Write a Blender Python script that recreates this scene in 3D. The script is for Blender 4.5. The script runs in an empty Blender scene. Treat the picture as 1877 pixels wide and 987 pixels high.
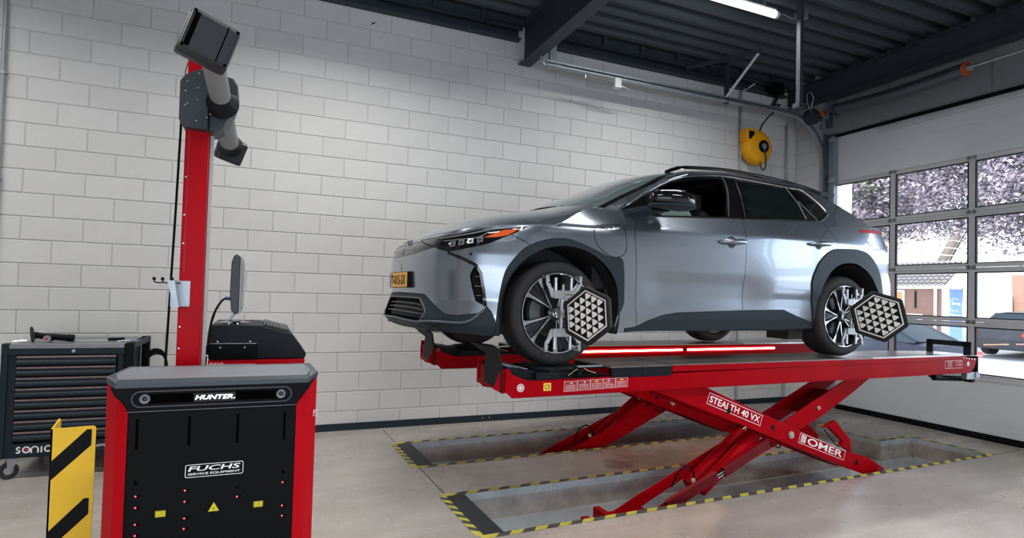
import bpy, bmesh, math, random, bisect
import numpy as np
from mathutils import Vector, Matrix, Euler
from mathutils.geometry import delaunay_2d_cdt
R_ = random.Random(7)
C = bpy.context.scene.collection
SC = bpy.context.scene

# ------------------------------------------------------------------ camera
cam_d = bpy.data.cameras.new('camera'); cam = bpy.data.objects.new('camera', cam_d); C.objects.link(cam)
cam_d.sensor_width = 36; cam_d.lens = 1053.2/1877*36
cam_d.shift_x = (938.5-932.3)/1877; cam_d.shift_y = (512.0-493.5)/1877
cam_d.clip_end = 300; cam_d.clip_start = .05
yaw, pit, rol = .4005, .0263, .0272
cy_, sy_ = math.cos(yaw), math.sin(yaw); cp_, sp_ = math.cos(pit), math.sin(pit)
fw = Vector((sy_*cp_, cy_*cp_, sp_)); rt = Vector((cy_, -sy_, 0)); up = rt.cross(fw)
rr = math.cos(rol)*rt+math.sin(rol)*up; uu = -math.sin(rol)*rt+math.cos(rol)*up
cam.matrix_world = Matrix(((rr.x, uu.x, -fw.x, 0), (rr.y, uu.y, -fw.y, 0), (rr.z, uu.z, -fw.z, 1.4434), (0, 0, 0, 1)))
SC.camera = cam

# ------------------------------------------------------------------ light and exposure
SC.view_settings.view_transform = 'Standard'; SC.view_settings.look = 'None'
SC.view_settings.exposure = 0.0; SC.view_settings.gamma = 1.0
W = bpy.data.worlds.new('sky'); SC.world = W; W.use_nodes = True
wn = W.node_tree.nodes; wn.clear()
wo = wn.new('ShaderNodeOutputWorld'); wb = wn.new('ShaderNodeBackground')
ws = wn.new('ShaderNodeTexSky'); ws.sky_type = 'NISHITA'; ws.sun_disc = False
ws.sun_elevation = math.radians(42); ws.sun_rotation = math.radians(255); ws.air_density = 1.3; ws.dust_density = 2.5
wm = wn.new('ShaderNodeMix'); wm.data_type = 'RGBA'; wm.inputs[0].default_value = .72
wm.inputs[7].default_value = (4.7, 5.4, 6.6, 1)
W.node_tree.links.new(ws.outputs[0], wm.inputs[6]); W.node_tree.links.new(wm.outputs[2], wb.inputs[0])
wb.inputs[1].default_value = 1.25
W.node_tree.links.new(wb.outputs[0], wo.inputs[0])
sun_d = bpy.data.lights.new('sun', 'SUN'); sun_d.energy = 9.0; sun_d.angle = math.radians(4); sun_d.color = (1, .95, .87)
sun = bpy.data.objects.new('sun', sun_d); C.objects.link(sun)
sun.rotation_euler = Vector((-.80, -.25, .62)).to_track_quat('Z', 'Y').to_euler()
LAMPS = [(4.05, 4.40, 4.44, 1.5), (0.6, 4.40, 4.44, 1.5), (-2.9, 4.40, 4.44, 1.5),
         (4.6, 0.8, 4.44, 1.5), (1.0, 0.8, 4.44, 1.5), (-2.6, 0.8, 4.44, 1.5),
         (4.6, -2.6, 4.44, 1.5), (1.0, -2.6, 4.44, 1.5), (-2.6, -2.6, 4.44, 1.5)]
LAMP_W = 67.0
for i, (x, y, z, L) in enumerate(LAMPS):
    d = bpy.data.lights.new('led_tube_light', 'AREA'); d.shape = 'RECTANGLE'; d.size = L; d.size_y = .07
    d.energy = LAMP_W; d.color = (1.0, .975, .94); d.spread = math.radians(158 if i == 0 else 146 if y > 3 else 134)
    o = bpy.data.objects.new('led_tube_light', d); C.objects.link(o); o.location = (x, y, z-.045)

# ------------------------------------------------------------------ materials
MATS = {}
def mat(name, col, rough=.6, metal=0., noise=0., nscale=8., bump=0., bscale=60., coat=0., alpha=None, emit=None, estr=0., rand=0., trans=0., ior=1.45, spec=.5, col2=None, stretch=None):
    if name in MATS: return MATS[name]
    m = bpy.data.materials.new(name); m.use_nodes = True; nt = m.node_tree; N = nt.nodes; Lk = nt.links
    b = N['Principled BSDF']; b.inputs['Base Color'].default_value = (*col, 1); b.inputs['Roughness'].default_value = rough
    b.inputs['Metallic'].default_value = metal; b.inputs['IOR'].default_value = ior
    b.inputs['Specular IOR Level'].default_value = spec
    b.inputs['Coat Weight'].default_value = coat; b.inputs['Coat Roughness'].default_value = .04
    if trans: b.inputs['Transmission Weight'].default_value = trans
    if emit: b.inputs['Emission Color'].default_value = (*emit, 1); b.inputs['Emission Strength'].default_value = estr
    tc = N.new('ShaderNodeTexCoord'); src = tc.outputs['Object']
    if stretch:
        mp = N.new('ShaderNodeMapping'); mp.inputs['Scale'].default_value = stretch; Lk.new(src, mp.inputs[0]); src = mp.outputs[0]
    cur = None
    if noise > 0 or col2:
        n = N.new('ShaderNodeTexNoise'); n.inputs['Scale'].default_value = nscale; n.inputs['Detail'].default_value = 6; n.inputs['Roughness'].default_value = .65
        Lk.new(src, n.inputs['Vector'])
        mr = N.new('ShaderNodeMapRange'); mr.inputs[1].default_value = .3; mr.inputs[2].default_value = .7; Lk.new(n.outputs[0], mr.inputs[0])
        mx = N.new('ShaderNodeMix'); mx.data_type = 'RGBA'; Lk.new(mr.outputs[0], mx.inputs[0])
        c2 = col2 or tuple(c*(1-noise) for c in col)
        mx.inputs[6].default_value = (*col, 1); mx.inputs[7].default_value = (*c2, 1); cur = mx.outputs[2]
    if rand > 0:
        oi = N.new('ShaderNodeObjectInfo'); mr = N.new('ShaderNodeMapRange'); mr.inputs[3].default_value = 1-rand; mr.inputs[4].default_value = 1+rand*.3
        Lk.new(oi.outputs['Random'], mr.inputs[0]); mm = N.new('ShaderNodeVectorMath'); mm.operation = 'SCALE'
        if cur: Lk.new(cur, mm.inputs[0])
        else: mm.inputs[0].default_value = col
        Lk.new(mr.outputs[0], mm.inputs['Scale']); cur = mm.outputs[0]
    if cur: Lk.new(cur, b.inputs['Base Color'])
    if bump > 0:
        n = N.new('ShaderNodeTexNoise'); n.inputs['Scale'].default_value = bscale; n.inputs['Detail'].default_value = 4; Lk.new(src, n.inputs['Vector'])
        bp = N.new('ShaderNodeBump'); bp.inputs['Strength'].default_value = bump; bp.inputs['Distance'].default_value = .01
        Lk.new(n.outputs[0], bp.inputs['Height']); Lk.new(bp.outputs[0], b.inputs['Normal'])
    MATS[name] = m; return m

# ------------------------------------------------------------------ mesh builder
ORG = {}
def props(o, label=None, cat=None, group=None, kind=None):
    if label: o['label'] = label
    if cat: o['category'] = cat
    if group: o['group'] = group
    if kind: o['kind'] = kind
    return o
def thing(name, label, cat, org=(0, 0, 0), rz=0., group=None, kind=None):
    """Empty at the base; children are modelled in the frame turned by rz about the WORLD origin, org given in that frame"""
    o = bpy.data.objects.new(name, None); C.objects.link(o); o.empty_display_size = .1
    v = Matrix.Rotation(rz, 3, 'Z') @ Vector(org)
    o.location = v; o.rotation_euler = (0, 0, rz); ORG[o.name] = Vector(org)
    return props(o, label, cat, group, kind)
def rotm(ax):  # rotation taking +Z to ax
    return Vector(ax).normalized().to_track_quat('Z', 'Y').to_matrix()
class MB:
    def __init__(s): s.v = []; s.f = []; s.mi = []; s.sm = []
    def add(s, vs, fs, mi=0, sm=False):
        k = len(s.v); s.v += [tuple(map(float, p)) for p in vs]
        for f in fs: s.f.append([i+k for i in f]); s.mi.append(mi); s.sm.append(sm)
        return s
    def box(s, x0, x1, y0, y1, z0, z1, mi=0, bev=0., M=None):
        bm = bmesh.new(); bmesh.ops.create_cube(bm, size=1)
        for v in bm.verts: v.co = Vector(((x0+x1)/2+v.co.x*(x1-x0), (y0+y1)/2+v.co.y*(y1-y0), (z0+z1)/2+v.co.z*(z1-z0)))
        if bev > 0: bmesh.ops.bevel(bm, geom=bm.edges[:], offset=bev, segments=2, affect='EDGES', profile=.6)
        bm.verts.index_update(); vs = [(M @ v.co if M else v.co) for v in bm.verts]; fs = [[v.index for v in f.verts] for f in bm.faces]; bm.free()
        return s.add(vs, fs, mi)
    def bar(s, p, q, w, t, mi=0, up=(0, 0, 1), bev=0.):
        p, q = Vector(p), Vector(q); d = (q-p); L = d.length; d.normalize(); side = d.cross(Vector(up)).normalized(); u2 = side.cross(d)
        M = Matrix((( d.x, side.x, u2.x, p.x), (d.y, side.y, u2.y, p.y), (d.z, side.z, u2.z, p.z), (0, 0, 0, 1)))
        return s.box(0, L, -w/2, w/2, -t/2, t/2, mi, bev, M)
    def cyl(s, p, q, r, r2=None, n=20, mi=0, cap=True, sm=True):
        p, q = Vector(p), Vector(q); r2 = r if r2 is None else r2; Rm = rotm(q-p)
        vs = []; 
        for c, rad in ((p, r), (q, r2)):
            for i in range(n): a = 2*math.pi*i/n; vs.append(c+Rm @ Vector((rad*math.cos(a), rad*math.sin(a), 0)))
        fs = [[i, (i+1) % n, n+(i+1) % n, n+i] for i in range(n)]
        s.add(vs, fs, mi, sm)
        if cap: s.add(vs[:n], [list(range(n))[::-1]], mi); s.add(vs[n:], [list(range(n))], mi)
        return s
    def lathe(s, prof, c, ax, n=32, mi=0, sm=True, a0=0., a1=2*math.pi):
        Rm = rotm(ax); c = Vector(c); full = abs(a1-a0-2*math.pi) < 1e-6; m = n if full else n+1; vs = []
        for r, h in prof:
            for i in range(m): a = a0+(a1-a0)*i/n; vs.append(c+Rm @ Vector((r*math.cos(a), r*math.sin(a), h)))
        fs = []
        for k in range(len(prof)-1):
            for i in range(n): j = (i+1) % m; fs.append([k*m+i, k*m+j, (k+1)*m+j, (k+1)*m+i])
        return s.add(vs, fs, mi, sm)
    def tube(s, pts, r, n=8, mi=0, cap=True, closed=False):
        P = [Vector(tuple(map(float, p))) for p in pts]; m = len(P); vs = []; prev = None
        for i, p in enumerate(P):
            if closed: t = (P[(i+1) % m]-P[i-1])
            else: t = (P[min(i+1, m-1)]-P[max(i-1, 0)])
            t.normalize()
            if prev is None: a = Vector((0, 0, 1)) if abs(t.z) < .9 else Vector((1, 0, 0)); nx = t.cross(a).normalized()
            else: nx = (prev-t*prev.dot(t)).normalized()
            prev = nx; ny = t.cross(nx); rad = r[i] if isinstance(r, (list, tuple)) else r
            for k in range(n): a = 2*math.pi*k/n; vs.append(p+(nx*math.cos(a)+ny*math.sin(a))*float(rad))
        fs = [[i*n+k, i*n+(k+1) % n, ((i+1) % m)*n+(k+1) % n, ((i+1) % m)*n+k] for i in range(m if closed else m-1) for k in range(n)]
        s.add(vs, fs, mi, True)
        if cap and not closed: s.add(vs[:n], [list(range(n))[::-1]], mi); s.add(vs[-n:], [list(range(n))], mi)
        return s
    def prism(s, poly, o, ex, ey, ez, t, mi=0, mis=None):
        """poly of 2D points (a,b) -> o+a*ex+b*ey, thickness t along ez (centred at 0..t)"""
        o, ex, ey, ez = map(Vector, (o, ex, ey, ez)); n = len(poly)
        A = [o+ex*float(a)+ey*float(b) for a, b in poly]; B = [p+ez*t for p in A]
        s.add(A+B, [list(range(n))[::-1], list(range(n, 2*n))], mi)
        s.add(A+B, [[i, (i+1) % n, n+(i+1) % n, n+i] for i in range(n)], mi if mis is None else mis)
        return s
    def quad(s, a, b, c, d, mi=0): return s.add([a, b, c, d], [[0, 1, 2, 3]], mi)
    def sphere(s, c, r, n=12, mi=0, sc=(1, 1, 1)):
        vs = []; m = n//2+1
        for i in range(m):
            th = math.pi*i/(m-1)
            for k in range(n): a = 2*math.pi*k/n; vs.append((c[0]+sc[0]*r*math.sin(th)*math.cos(a), c[1]+sc[1]*r*math.sin(th)*math.sin(a), c[2]+sc[2]*r*math.cos(th)))
        return s.add(vs, [[i*n+k, i*n+(k+1) % n, (i+1)*n+(k+1) % n, (i+1)*n+k] for i in range(m-1) for k in range(n)], mi, True)
    def components(s):
        """split into meshes of touching vertices"""
        key = {}; par = list(range(len(s.v)))
        def find(a):
            while par[a] != a: par[a] = par[par[a]]; a = par[a]
            return a
        for i, p in enumerate(s.v):
            k = (round(p[0], 4), round(p[1], 4), round(p[2], 4)); j = key.setdefault(k, i)
            if j != i: par[find(i)] = find(j)
        for f in s.f:
            for i in f[1:]: par[find(i)] = find(f[0])
        g = {}
        for f, m, q in zip(s.f, s.mi, s.sm): g.setdefault(find(f[0]), []).append((f, m, q))
        out = []
        for fs in g.values():
            b = MB(); mp = {}
            for f, m, q in fs:
                for i in f:
                    if i not in mp: mp[i] = len(b.v); b.v.append(s.v[i])
                b.f.append([mp[i] for i in f]); b.mi.append(m); b.sm.append(q)
            out.append(b)
        return out
    def build_each(s, name, mats, parent, **kw):
        return [b.build(name, mats, parent, **kw) for b in s.components()]
    def build(s, name, mats, parent=None, label=None, cat=None, group=None, kind=None, org=None, rz=0., bevel=0., auto=False, weld=True):
        me = bpy.data.meshes.new(name); o3 = Vector((0, 0, 0))
        root = parent
        while root is not None and root.name not in ORG and root.parent: root = root.parent
        if parent is not None: o3 = ORG.get(root.name, Vector((0, 0, 0)))
        elif org is not None: o3 = Vector(org)
        me.from_pydata([tuple(Vector(p)-o3) for p in s.v], [], s.f)
        me.polygons.foreach_set('material_index', s.mi); me.polygons.foreach_set('use_smooth', s.sm)
        for m in (mats if isinstance(mats, (list, tuple)) else [mats]): me.materials.append(m)
        bm = bmesh.new(); bm.from_mesh(me)
        if weld: bmesh.ops.remove_doubles(bm, verts=bm.verts[:], dist=1e-5)
        bmesh.ops.recalc_face_normals(bm, faces=bm.faces[:])
        for e in bm.edges:
            if len(e.link_faces) == 2 and e.calc_face_angle(0) > .7: e.smooth = False
        bm.to_mesh(me); bm.free(); me.update()
        o = bpy.data.objects.new(name, me); C.objects.link(o)
        if parent is not None: o.parent = parent
        elif org is not None:
            o.location = Matrix.Rotation(rz, 3, 'Z') @ o3; o.rotation_euler = (0, 0, rz); ORG[o.name] = o3
        else: ORG[o.name] = Vector((0, 0, 0))
        if bevel: md = o.modifiers.new('b', 'BEVEL'); md.width = bevel; md.segments = 2; md.limit_method = 'ANGLE'; md.harden_normals = False
        return props(o, label, cat, group, kind)
def smooth3(P, m=6):
    P = [Vector(p) for p in P]; Q = [2*P[0]-P[1]]+P+[2*P[-1]-P[-2]]; o = []
    for i in range(1, len(Q)-2):
        a, b, c, d = Q[i-1:i+3]
        for k in range(m): t = k/m; o.append(.5*((2*b)+(c-a)*t+(2*a-5*b+4*c-d)*t*t+(-a+3*b-3*c+d)*t**3))
    return o+[P[-1]]
def copy_tree(o, parent=None):
    c = o.copy(); C.objects.link(c); c.parent = parent
    for ch in list(o.children): copy_tree(ch, c)
    return c
FONT = {}
def text_mesh(txt, size_, width=None, bold=.0, shear=0., ext=.0015, spacing=1.0):
    """flat lettering as verts/faces in the xy plane, origin bottom-left"""
    cu = bpy.data.curves.new('t', 'FONT'); size = size_; cu.body = txt; cu.size = 1.0; cu.offset = bold; cu.shear = shear; cu.extrude = 0; cu.space_character = spacing; cu.resolution_u = 3
    o = bpy.data.objects.new('t', cu); C.objects.link(o)
    me = bpy.data.meshes.new_from_object(o.evaluated_get(bpy.context.evaluated_depsgraph_get()))
    vs = [v.co.copy() for v in me.vertices]; fs = [list(p.vertices) for p in me.polygons]
    bpy.data.objects.remove(o); bpy.data.meshes.remove(me); bpy.data.curves.remove(cu)
    x0 = min(v.x for v in vs); x1 = max(v.x for v in vs); y0 = min(v.y for v in vs); y1 = max(v.y for v in vs)
    sx = (width/(x1-x0)) if width else size; sy = size/(y1-y0) if width else size
    return [((v.x-x0)*sx, (v.y-y0)*sy) for v in vs], fs
def put_text(mb, txt, o, ex, ey, h, w, bold=.0, shear=0., mi=0, spacing=1.0):
    vs, fs = text_mesh(txt, h, w, bold, shear, spacing=spacing); o, ex, ey = map(Vector, (o, ex, ey))
    mb.add([o+ex*a+ey*b for a, b in vs], fs, mi)

M_white = mat('painted_block_white', (.60, .60, .59), .72, noise=.05, nscale=5, bump=.25, bscale=260, rand=.05)
M_mortar = mat('mortar_grey', (.46, .46, .455), .9)
M_wallplain = mat('painted_wall_plain', (.56, .56, .56), .8)
M_dark = mat('anthracite_paint', (.022, .034, .045), .5, spec=.15, noise=.2, nscale=3)
M_darksteel = mat('dark_steel', (.040, .050, .062), .5, noise=.25, nscale=5, metal=.1, spec=.25)
M_deck = mat('roof_deck_paint', (.075, .088, .105), .45, noise=.15, nscale=2)
M_galv = mat('galvanised_steel', (.42, .46, .50), .42, metal=.75, noise=.25, nscale=18)
M_steel = mat('bare_steel', (.55, .56, .57), .3, metal=.9, noise=.15, nscale=20)
M_black = mat('black_plastic', (.004, .005, .006), .5, spec=.12)
M_blackgloss = mat('black_gloss', (.006, .006, .007), .08, coat=.5)
M_rubber = mat('tyre_rubber', (.024, .024, .026), .68, spec=.3, bump=.2, bscale=120)
M_chrome = mat('chrome', (.8, .8, .82), .12, metal=1.)
M_red = mat('lift_red_paint', (.36, .0008, .006), .36, noise=.22, nscale=6, spec=.05)
M_doorpanel = mat('door_panel_white', (.52, .55, .57), .6, bump=.06, bscale=200)
M_alu = mat('anodised_aluminium', (.46, .47, .49), .4, metal=.1, noise=.06)
M_white_ink = mat('white_print', (.8, .8, .8), .5)
M_yellow = mat('yellow_paint', (.80, .50, .02), .45, noise=.08)
M_yellow_tape = mat('yellow_tape', (.62, .56, .08), .6, noise=.35, nscale=14)
M_black_tape = mat('black_tape', (.035, .037, .042), .6, noise=.5, nscale=14, col2=(.09, .09, .095))

def floor_material():
    m = bpy.data.materials.new('sealed_concrete_floor'); m.use_nodes = True; nt = m.node_tree; N = nt.nodes; L = nt.links; b = N['Principled BSDF']
    tc = N.new('ShaderNodeTexCoord')
    def noise(sc, det=6, ro=.6, vec=None):
        n = N.new('ShaderNodeTexNoise'); n.inputs['Scale'].default_value = sc; n.inputs['Detail'].default_value = det; n.inputs['Roughness'].default_value = ro
        L.new(vec or tc.outputs['Object'], n.inputs['Vector']); return n.outputs[0]
    def ramp(src, a, b_, ca, cb):
        r = N.new('ShaderNodeValToRGB'); r.color_ramp.elements[0].position = a; r.color_ramp.elements[1].position = b_
        r.color_ramp.elements[0].color = (*ca, 1); r.color_ramp.elements[1].color = (*cb, 1); L.new(src, r.inputs[0]); return r.outputs[0]
    def mul(a, b_):
        x = N.new('ShaderNodeMix'); x.data_type = 'RGBA'; x.blend_type = 'MULTIPLY'; x.inputs[0].default_value = 1; L.new(a, x.inputs[6]); L.new(b_, x.inputs[7]); return x.outputs[2]
    base = ramp(noise(.9, 4, .5), .3, .7, (.32, .295, .272), (.47, .445, .415))
    fine = ramp(noise(26, 2, .5), .2, .8, (.90, .90, .90), (1.04, 1.04, 1.04))
    mp = N.new('ShaderNodeMapping'); mp.inputs['Scale'].default_value = (.7, 3.2, 1); mp.inputs['Rotation'].default_value = (0, 0, .3); L.new(tc.outputs['Object'], mp.inputs[0])
    smear = ramp(noise(2.0, 3, .5, mp.outputs[0]), .30, .72, (.86, .84, .82), (1.02, 1.02, 1.02))
    col = mul(mul(base, fine), smear)
    # oil stain and dirt patches with shapes of their own
    for (x, y, rad, amt) in ((2.87, 4.22, .17, .5), (3.4, 4.25, .5, .72), (.6, 1.9, .6, .9)):
        vm = N.new('ShaderNodeVectorMath'); vm.operation = 'DISTANCE'; vm.inputs[1].default_value = (x, y, 0); L.new(tc.outputs['Object'], vm.inputs[0])
        ad = N.new('ShaderNodeMath'); ad.operation = 'MULTIPLY_ADD'; ad.inputs[1].default_value = 1/rad; L.new(vm.outputs['Value'], ad.inputs[0])
        nn = N.new('ShaderNodeMath'); nn.operation = 'MULTIPLY_ADD'; L.new(noise(9, 3, .5), nn.inputs[0]); nn.inputs[1].default_value = 1.2; nn.inputs[2].default_value = -.6; L.new(nn.outputs[0], ad.inputs[2])
        col = mul(col, ramp(ad.outputs[0], .55, 1.15, (amt, amt*.95, amt*.88), (1, 1, 1)))
    L.new(col, b.inputs['Base Color'])
    ro = N.new('ShaderNodeMapRange'); L.new(noise(1.6), ro.inputs[0]); ro.inputs[3].default_value = .18; ro.inputs[4].default_value = .36; b.inputs['IOR'].default_value = 1.65; L.new(ro.outputs[0], b.inputs['Roughness'])
    bp = N.new('ShaderNodeBump'); bp.inputs['Strength'].default_value = .08; bp.inputs['Distance'].default_value = .01; L.new(noise(40), bp.inputs['Height']); L.new(bp.outputs[0], b.inputs['Normal'])
    return m
M_floor = floor_material()
M_pit = mat('pit_concrete', (.40, .375, .35), .85, noise=.4, nscale=7, bump=.6, bscale=24, col2=(.23, .215, .20))
M_pitedge = mat('pit_edge_steel', (.42, .46, .48), .55, noise=.3, nscale=7)
M_pitfloor = mat('pit_floor_terrazzo', (.42, .43, .43), .8, noise=.5, nscale=60, col2=(.62, .62, .61))
# ================================================================== the room
TH = .0275
XR, YW, ZC = 7.12, 6.11, 4.62
XD = 7.24
def lift2w(u, v): return (math.cos(TH)*u-math.sin(TH)*v, math.sin(TH)*u+math.cos(TH)*v)
# ---- floor with the two pits cut out (CDT)
PIT = [(1.34, 3.20), (6.685, 3.20), (6.685, 3.91), (6.14, 3.90), (6.14, 4.65), (6.64, 4.67), (6.64, 5.39), (1.34, 5.39), (1.34, 4.65), (5.62, 4.65), (5.62, 3.90), (1.34, 3.90)]
outer = [(-6, -5), (XD+.25, -5), (XD+.25, YW+.02), (-6, YW+.02)]
pl = [lift2w(*p) for p in PIT]
vs = [Vector(p) for p in outer+pl]
r = delaunay_2d_cdt(vs, [(i, (i+1) % 4) for i in range(4)]+[(4+i, 4+(i+1) % 12) for i in range(12)], [], 0, 1e-6)
def inpoly(p, poly):
    c = False; n = len(poly); x, y = p
    for i in range(n):
        x1, y1 = poly[i]; x2, y2 = poly[(i+1) % n]
        if (y1 > y) != (y2 > y) and x < (x2-x1)*(y-y1)/(y2-y1)+x1: c = not c
    return c
fl = MB(); tri = [f for f in r[2] if not inpoly(((r[0][f[0]]+r[0][f[1]]+r[0][f[2]])/3)[:], pl)]
fl.add([(v.x, v.y, 0) for v in r[0]], tri)
floor = fl.build('floor', M_floor, kind='structure')
for k, (x0, x1) in enumerate(((0, 1),)):
    j = MB(); th = TH
    def jl(u0, v0, u1, v1, w=.006):
        a = lift2w(u0, v0); b = lift2w(u1, v1); j.bar((*a, .0005), (*b, .0005), w, .001)
    jl(1.345, 5.45, 1.345, 5.98); jl(1.345, 3.96, 1.345, 4.60); jl(1.345, 3.14, 1.345, -3); jl(6.72, 3.17, 7.25, 3.17)
    j.build('expansion_joint', M_black, floor)
pt = MB(); DP = -.30
for i in range(12):
    a = lift2w(*PIT[i]); b = lift2w(*PIT[(i+1) % 12])
    pt.quad((*a, -.055), (*b, -.055), (*b, DP), (*a, DP))
pt.build('pit_wall', M_pit, floor)
pe = MB(); 
for i in range(12):
    a = lift2w(*PIT[i]); b = lift2w(*PIT[(i+1) % 12]); pe.quad((*a, 0), (*b, 0), (*b, -.055), (*a, -.055))
pe.build('pit_edge_frame', M_pitedge, floor, label='grey steel edge frame around the lift pits')
pc = MB()  # low concrete kerb at the pit foot, all round
for (a, b, s) in (((1.34, 3.90), (5.62, 3.90), -1), ((1.34, 5.39), (6.64, 5.39), -1), ((6.685, 3.91), (6.14, 3.91), -1), ((6.14, 3.9), (6.14, 4.65), -1), ((6.685, 3.2), (6.685, 3.9), -1)):
    if a[1] == b[1]: P = [(a[0], a[1]), (b[0], a[1]), (b[0], a[1]-.03), (a[0], a[1]-.03)]
    elif abs(a[0]-b[0]) < .01: P = [(a[0], a[1]), (a[0]-.03, a[1]), (a[0]-.03, b[1]), (a[0], b[1])]
    P = [lift2w(*p) for p in P]; pc.prism(P, (0, 0, DP), (1, 0, 0), (0, 1, 0), (0, 0, 1), .09)
pc.build('pit_kerb', M_pitedge, floor)
pf = MB(); P = [lift2w(*p) for p in PIT]; rr2 = delaunay_2d_cdt([Vector(p) for p in P], [(i, (i+1) % 12) for i in range(12)], [], 1, 1e-6)
pf.add([(v.x, v.y, DP) for v in rr2[0]], [list(f) for f in rr2[2]]); pf.build('pit_floor', M_pitfloor, floor)
cv = MB()
for v0, v1 in ((3.20, 3.90), (4.65, 5.39)):
    P = [lift2w(*p) for p in ((1.34, v0), (1.475, v0), (1.475, v1), (1.34, v1))]; cv.prism(P, (0, 0, -.008), (1, 0, 0), (0, 1, 0), (0, 0, 1), .009)
cv.build('pit_cover_strip', mat('black_cover_plate', (.035, .04, .045), .6, noise=.4, nscale=12), floor)
# ---- hazard tape round the pits
def tape(path, name, label, w=.05, seg=.085, off=0.):
    """path in lift coordinates; flat bands of slanted yellow and black"""
    t = MB()
    for (a, b) in path:
        a = Vector((*lift2w(*a), .0018)); b = Vector((*lift2w(*b), .0018)); d = b-a; L = d.length; d.normalize(); n = Vector((-d.y, d.x, 0))
        k = 0; x = 0
        while x < L-1e-4:
            x1 = min(x+seg, L); sl = .045
            c = [a+d*x-n*w/2, a+d*x1-n*w/2, a+d*min(x1+sl, L)+n*w/2, a+d*min(x+(sl if x > 0 else 0), L)+n*w/2]
            t.quad(*c, mi=k % 2); x = x1; k += 1
    a0 = path[0][0]
    return t.build(name, [M_yellow_tape, M_black_tape], org=(*lift2w(*a0), 0), label=label, cat='floor tape', group='hazard tape round the lift pits', weld=False)
tape([((1.315, 3.175), (6.71, 3.175))], 'hazard_tape', 'yellow and black floor tape along the front edge of the near pit')
tape([((1.315, 3.20), (1.315, 3.90))], 'hazard_tape', 'yellow and black floor tape across the covered end of the near pit', seg=.055)
tape([((1.315, 3.925), (5.60, 3.925))], 'hazard_tape', 'yellow and black floor tape along the rear edge of the near pit')
tape([((6.705, 3.20), (6.705, 3.93)), ((6.70, 3.93), (6.165, 3.925)), ((6.162, 3.93), (6.162, 4.64)), ((6.16, 4.645), (6.66, 4.65))], 'hazard_tape', 'yellow and black floor tape stepping round the door end of the near pit')
tape([((1.315, 4.625), (5.60, 4.625))], 'hazard_tape', 'yellow and black floor tape along the front edge of the far pit')
tape([((1.315, 4.65), (1.315, 5.39))], 'hazard_tape', 'yellow and black floor tape across the covered end of the far pit', seg=.055)
tape([((1.315, 5.415), (6.66, 5.415))], 'hazard_tape', 'yellow and black floor tape along the rear edge of the far pit near the wall')
# ---- block wall
wl = MB(); wl.box(-6, XD+.3, YW+.006, YW+.25, 0, 4.75)
wall = wl.build('wall_back', M_mortar, kind='structure')
def block_mesh(L, H, name='block'):
    g = .0035; c = .004; d = .014
    x0, x1, z0, z1 = g, L-g, g, H-g
    F = [(x0+c, 0, z0+c), (x1-c, 0, z0+c), (x1-c, 0, z1-c), (x0+c, 0, z1-c)]; G = [(x0, c, z0), (x1, c, z0), (x1, c, z1), (x0, c, z1)]; B = [(x0, d, z0), (x1, d, z0), (x1, d, z1), (x0, d, z1)]
    me = bpy.data.meshes.new(name); me.from_pydata(F+G+B, [], [[0, 1, 2, 3]]+[[i, 4+i, 4+(i+1) % 4, (i+1) % 4] for i in range(4)]+[[4+i, 8+i, 8+(i+1) % 4, 4+(i+1) % 4] for i in range(4)])
    me.materials.append(M_white); return me
def in_view(x, z, y=YW):
    v = Vector((x, y, z-1.4434)); d = v.dot(fw)
    return 932.3+1053.2*v.dot(rr)/d, 512-1053.2*v.dot(uu)/d
meshes = {}; cand = []; X0 = -1.9316
for k in range(-3, 20):
    zb = max(3.7962-.2*k-0, 0); zt = min(zb+.2 if k < 19 else .1962-.0, 4.60)
    if k == 19: zb, zt = 0.0, .1962
    off = 0 if k % 2 == 0 else .22
    u = -6+((X0+off+6) % .44)-.44
    while u < XR:
        a, b = max(u, -6), min(u+.44, XR); u += .44
        if b-a < .03: continue
        cand.append((a, b, zb, zt))
def vis(c):
    px, py = in_view((c[0]+c[1])/2, (c[2]+c[3])/2)
    if not (-60 < px < 1900 and -25 < py < 1000): return 0
    if 1180 < px < 1450 and 330 < py < 600: return .001
    if 600 < py < 760 and px > 1280: return .002
    if px > 1010 and 400 < py < 600: return .001
    if 190 < px < 585 and py > 690: return .001
    return 1/((c[0]+c[1])/2**2+0) if False else 1/math.hypot((c[0]+c[1])/2, YW)
cand.sort(key=lambda c: -vis(c))
st = MB()
for i, c in enumerate(cand):
    key = (round(c[1]-c[0], 3), round(c[3]-c[2], 3))
    if i < 300:
        if key not in meshes: meshes[key] = block_mesh(*key)
        o = bpy.data.objects.new('wall_block', meshes[key]); C.objects.link(o); o.parent = wall; o.location = (c[0], YW, c[2])
    else:
        g = .0035; x0, x1, z0, z1 = c[0]+g, c[1]-g, c[2]+g, c[3]-g; e = .004
        F = [(x0+e, YW, z0+e), (x1-e, YW, z0+e), (x1-e, YW, z1-e), (x0+e, YW, z1-e)]; G = [(x0, YW+e, z0), (x1, YW+e, z0), (x1, YW+e, z1), (x0, YW+e, z1)]; B = [(p[0], YW+.014, p[2]) for p in G]
        st.add(F+G+B, [[0, 1, 2, 3]]+[[i, 4+i, 4+(i+1) % 4, (i+1) % 4] for i in range(4)]+[[4+i, 8+i, 8+(i+1) % 4, 4+(i+1) % 4] for i in range(4)])
st.build('wall_blocks', M_white, wall, kind='stuff', weld=False)
ck = MB(); CP_ = [(.786, 4.219), (.842, 4.228), (.905, 4.232), (.930, 4.255), (.985, 4.290), (1.04, 4.345)]
for (a, c), (b_, d_) in zip(CP_[:-1], CP_[1:]): ck.bar((a, YW-.0004, c), (b_, YW-.0004, d_), .0008, .004, up=(0, 1, 0))
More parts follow.
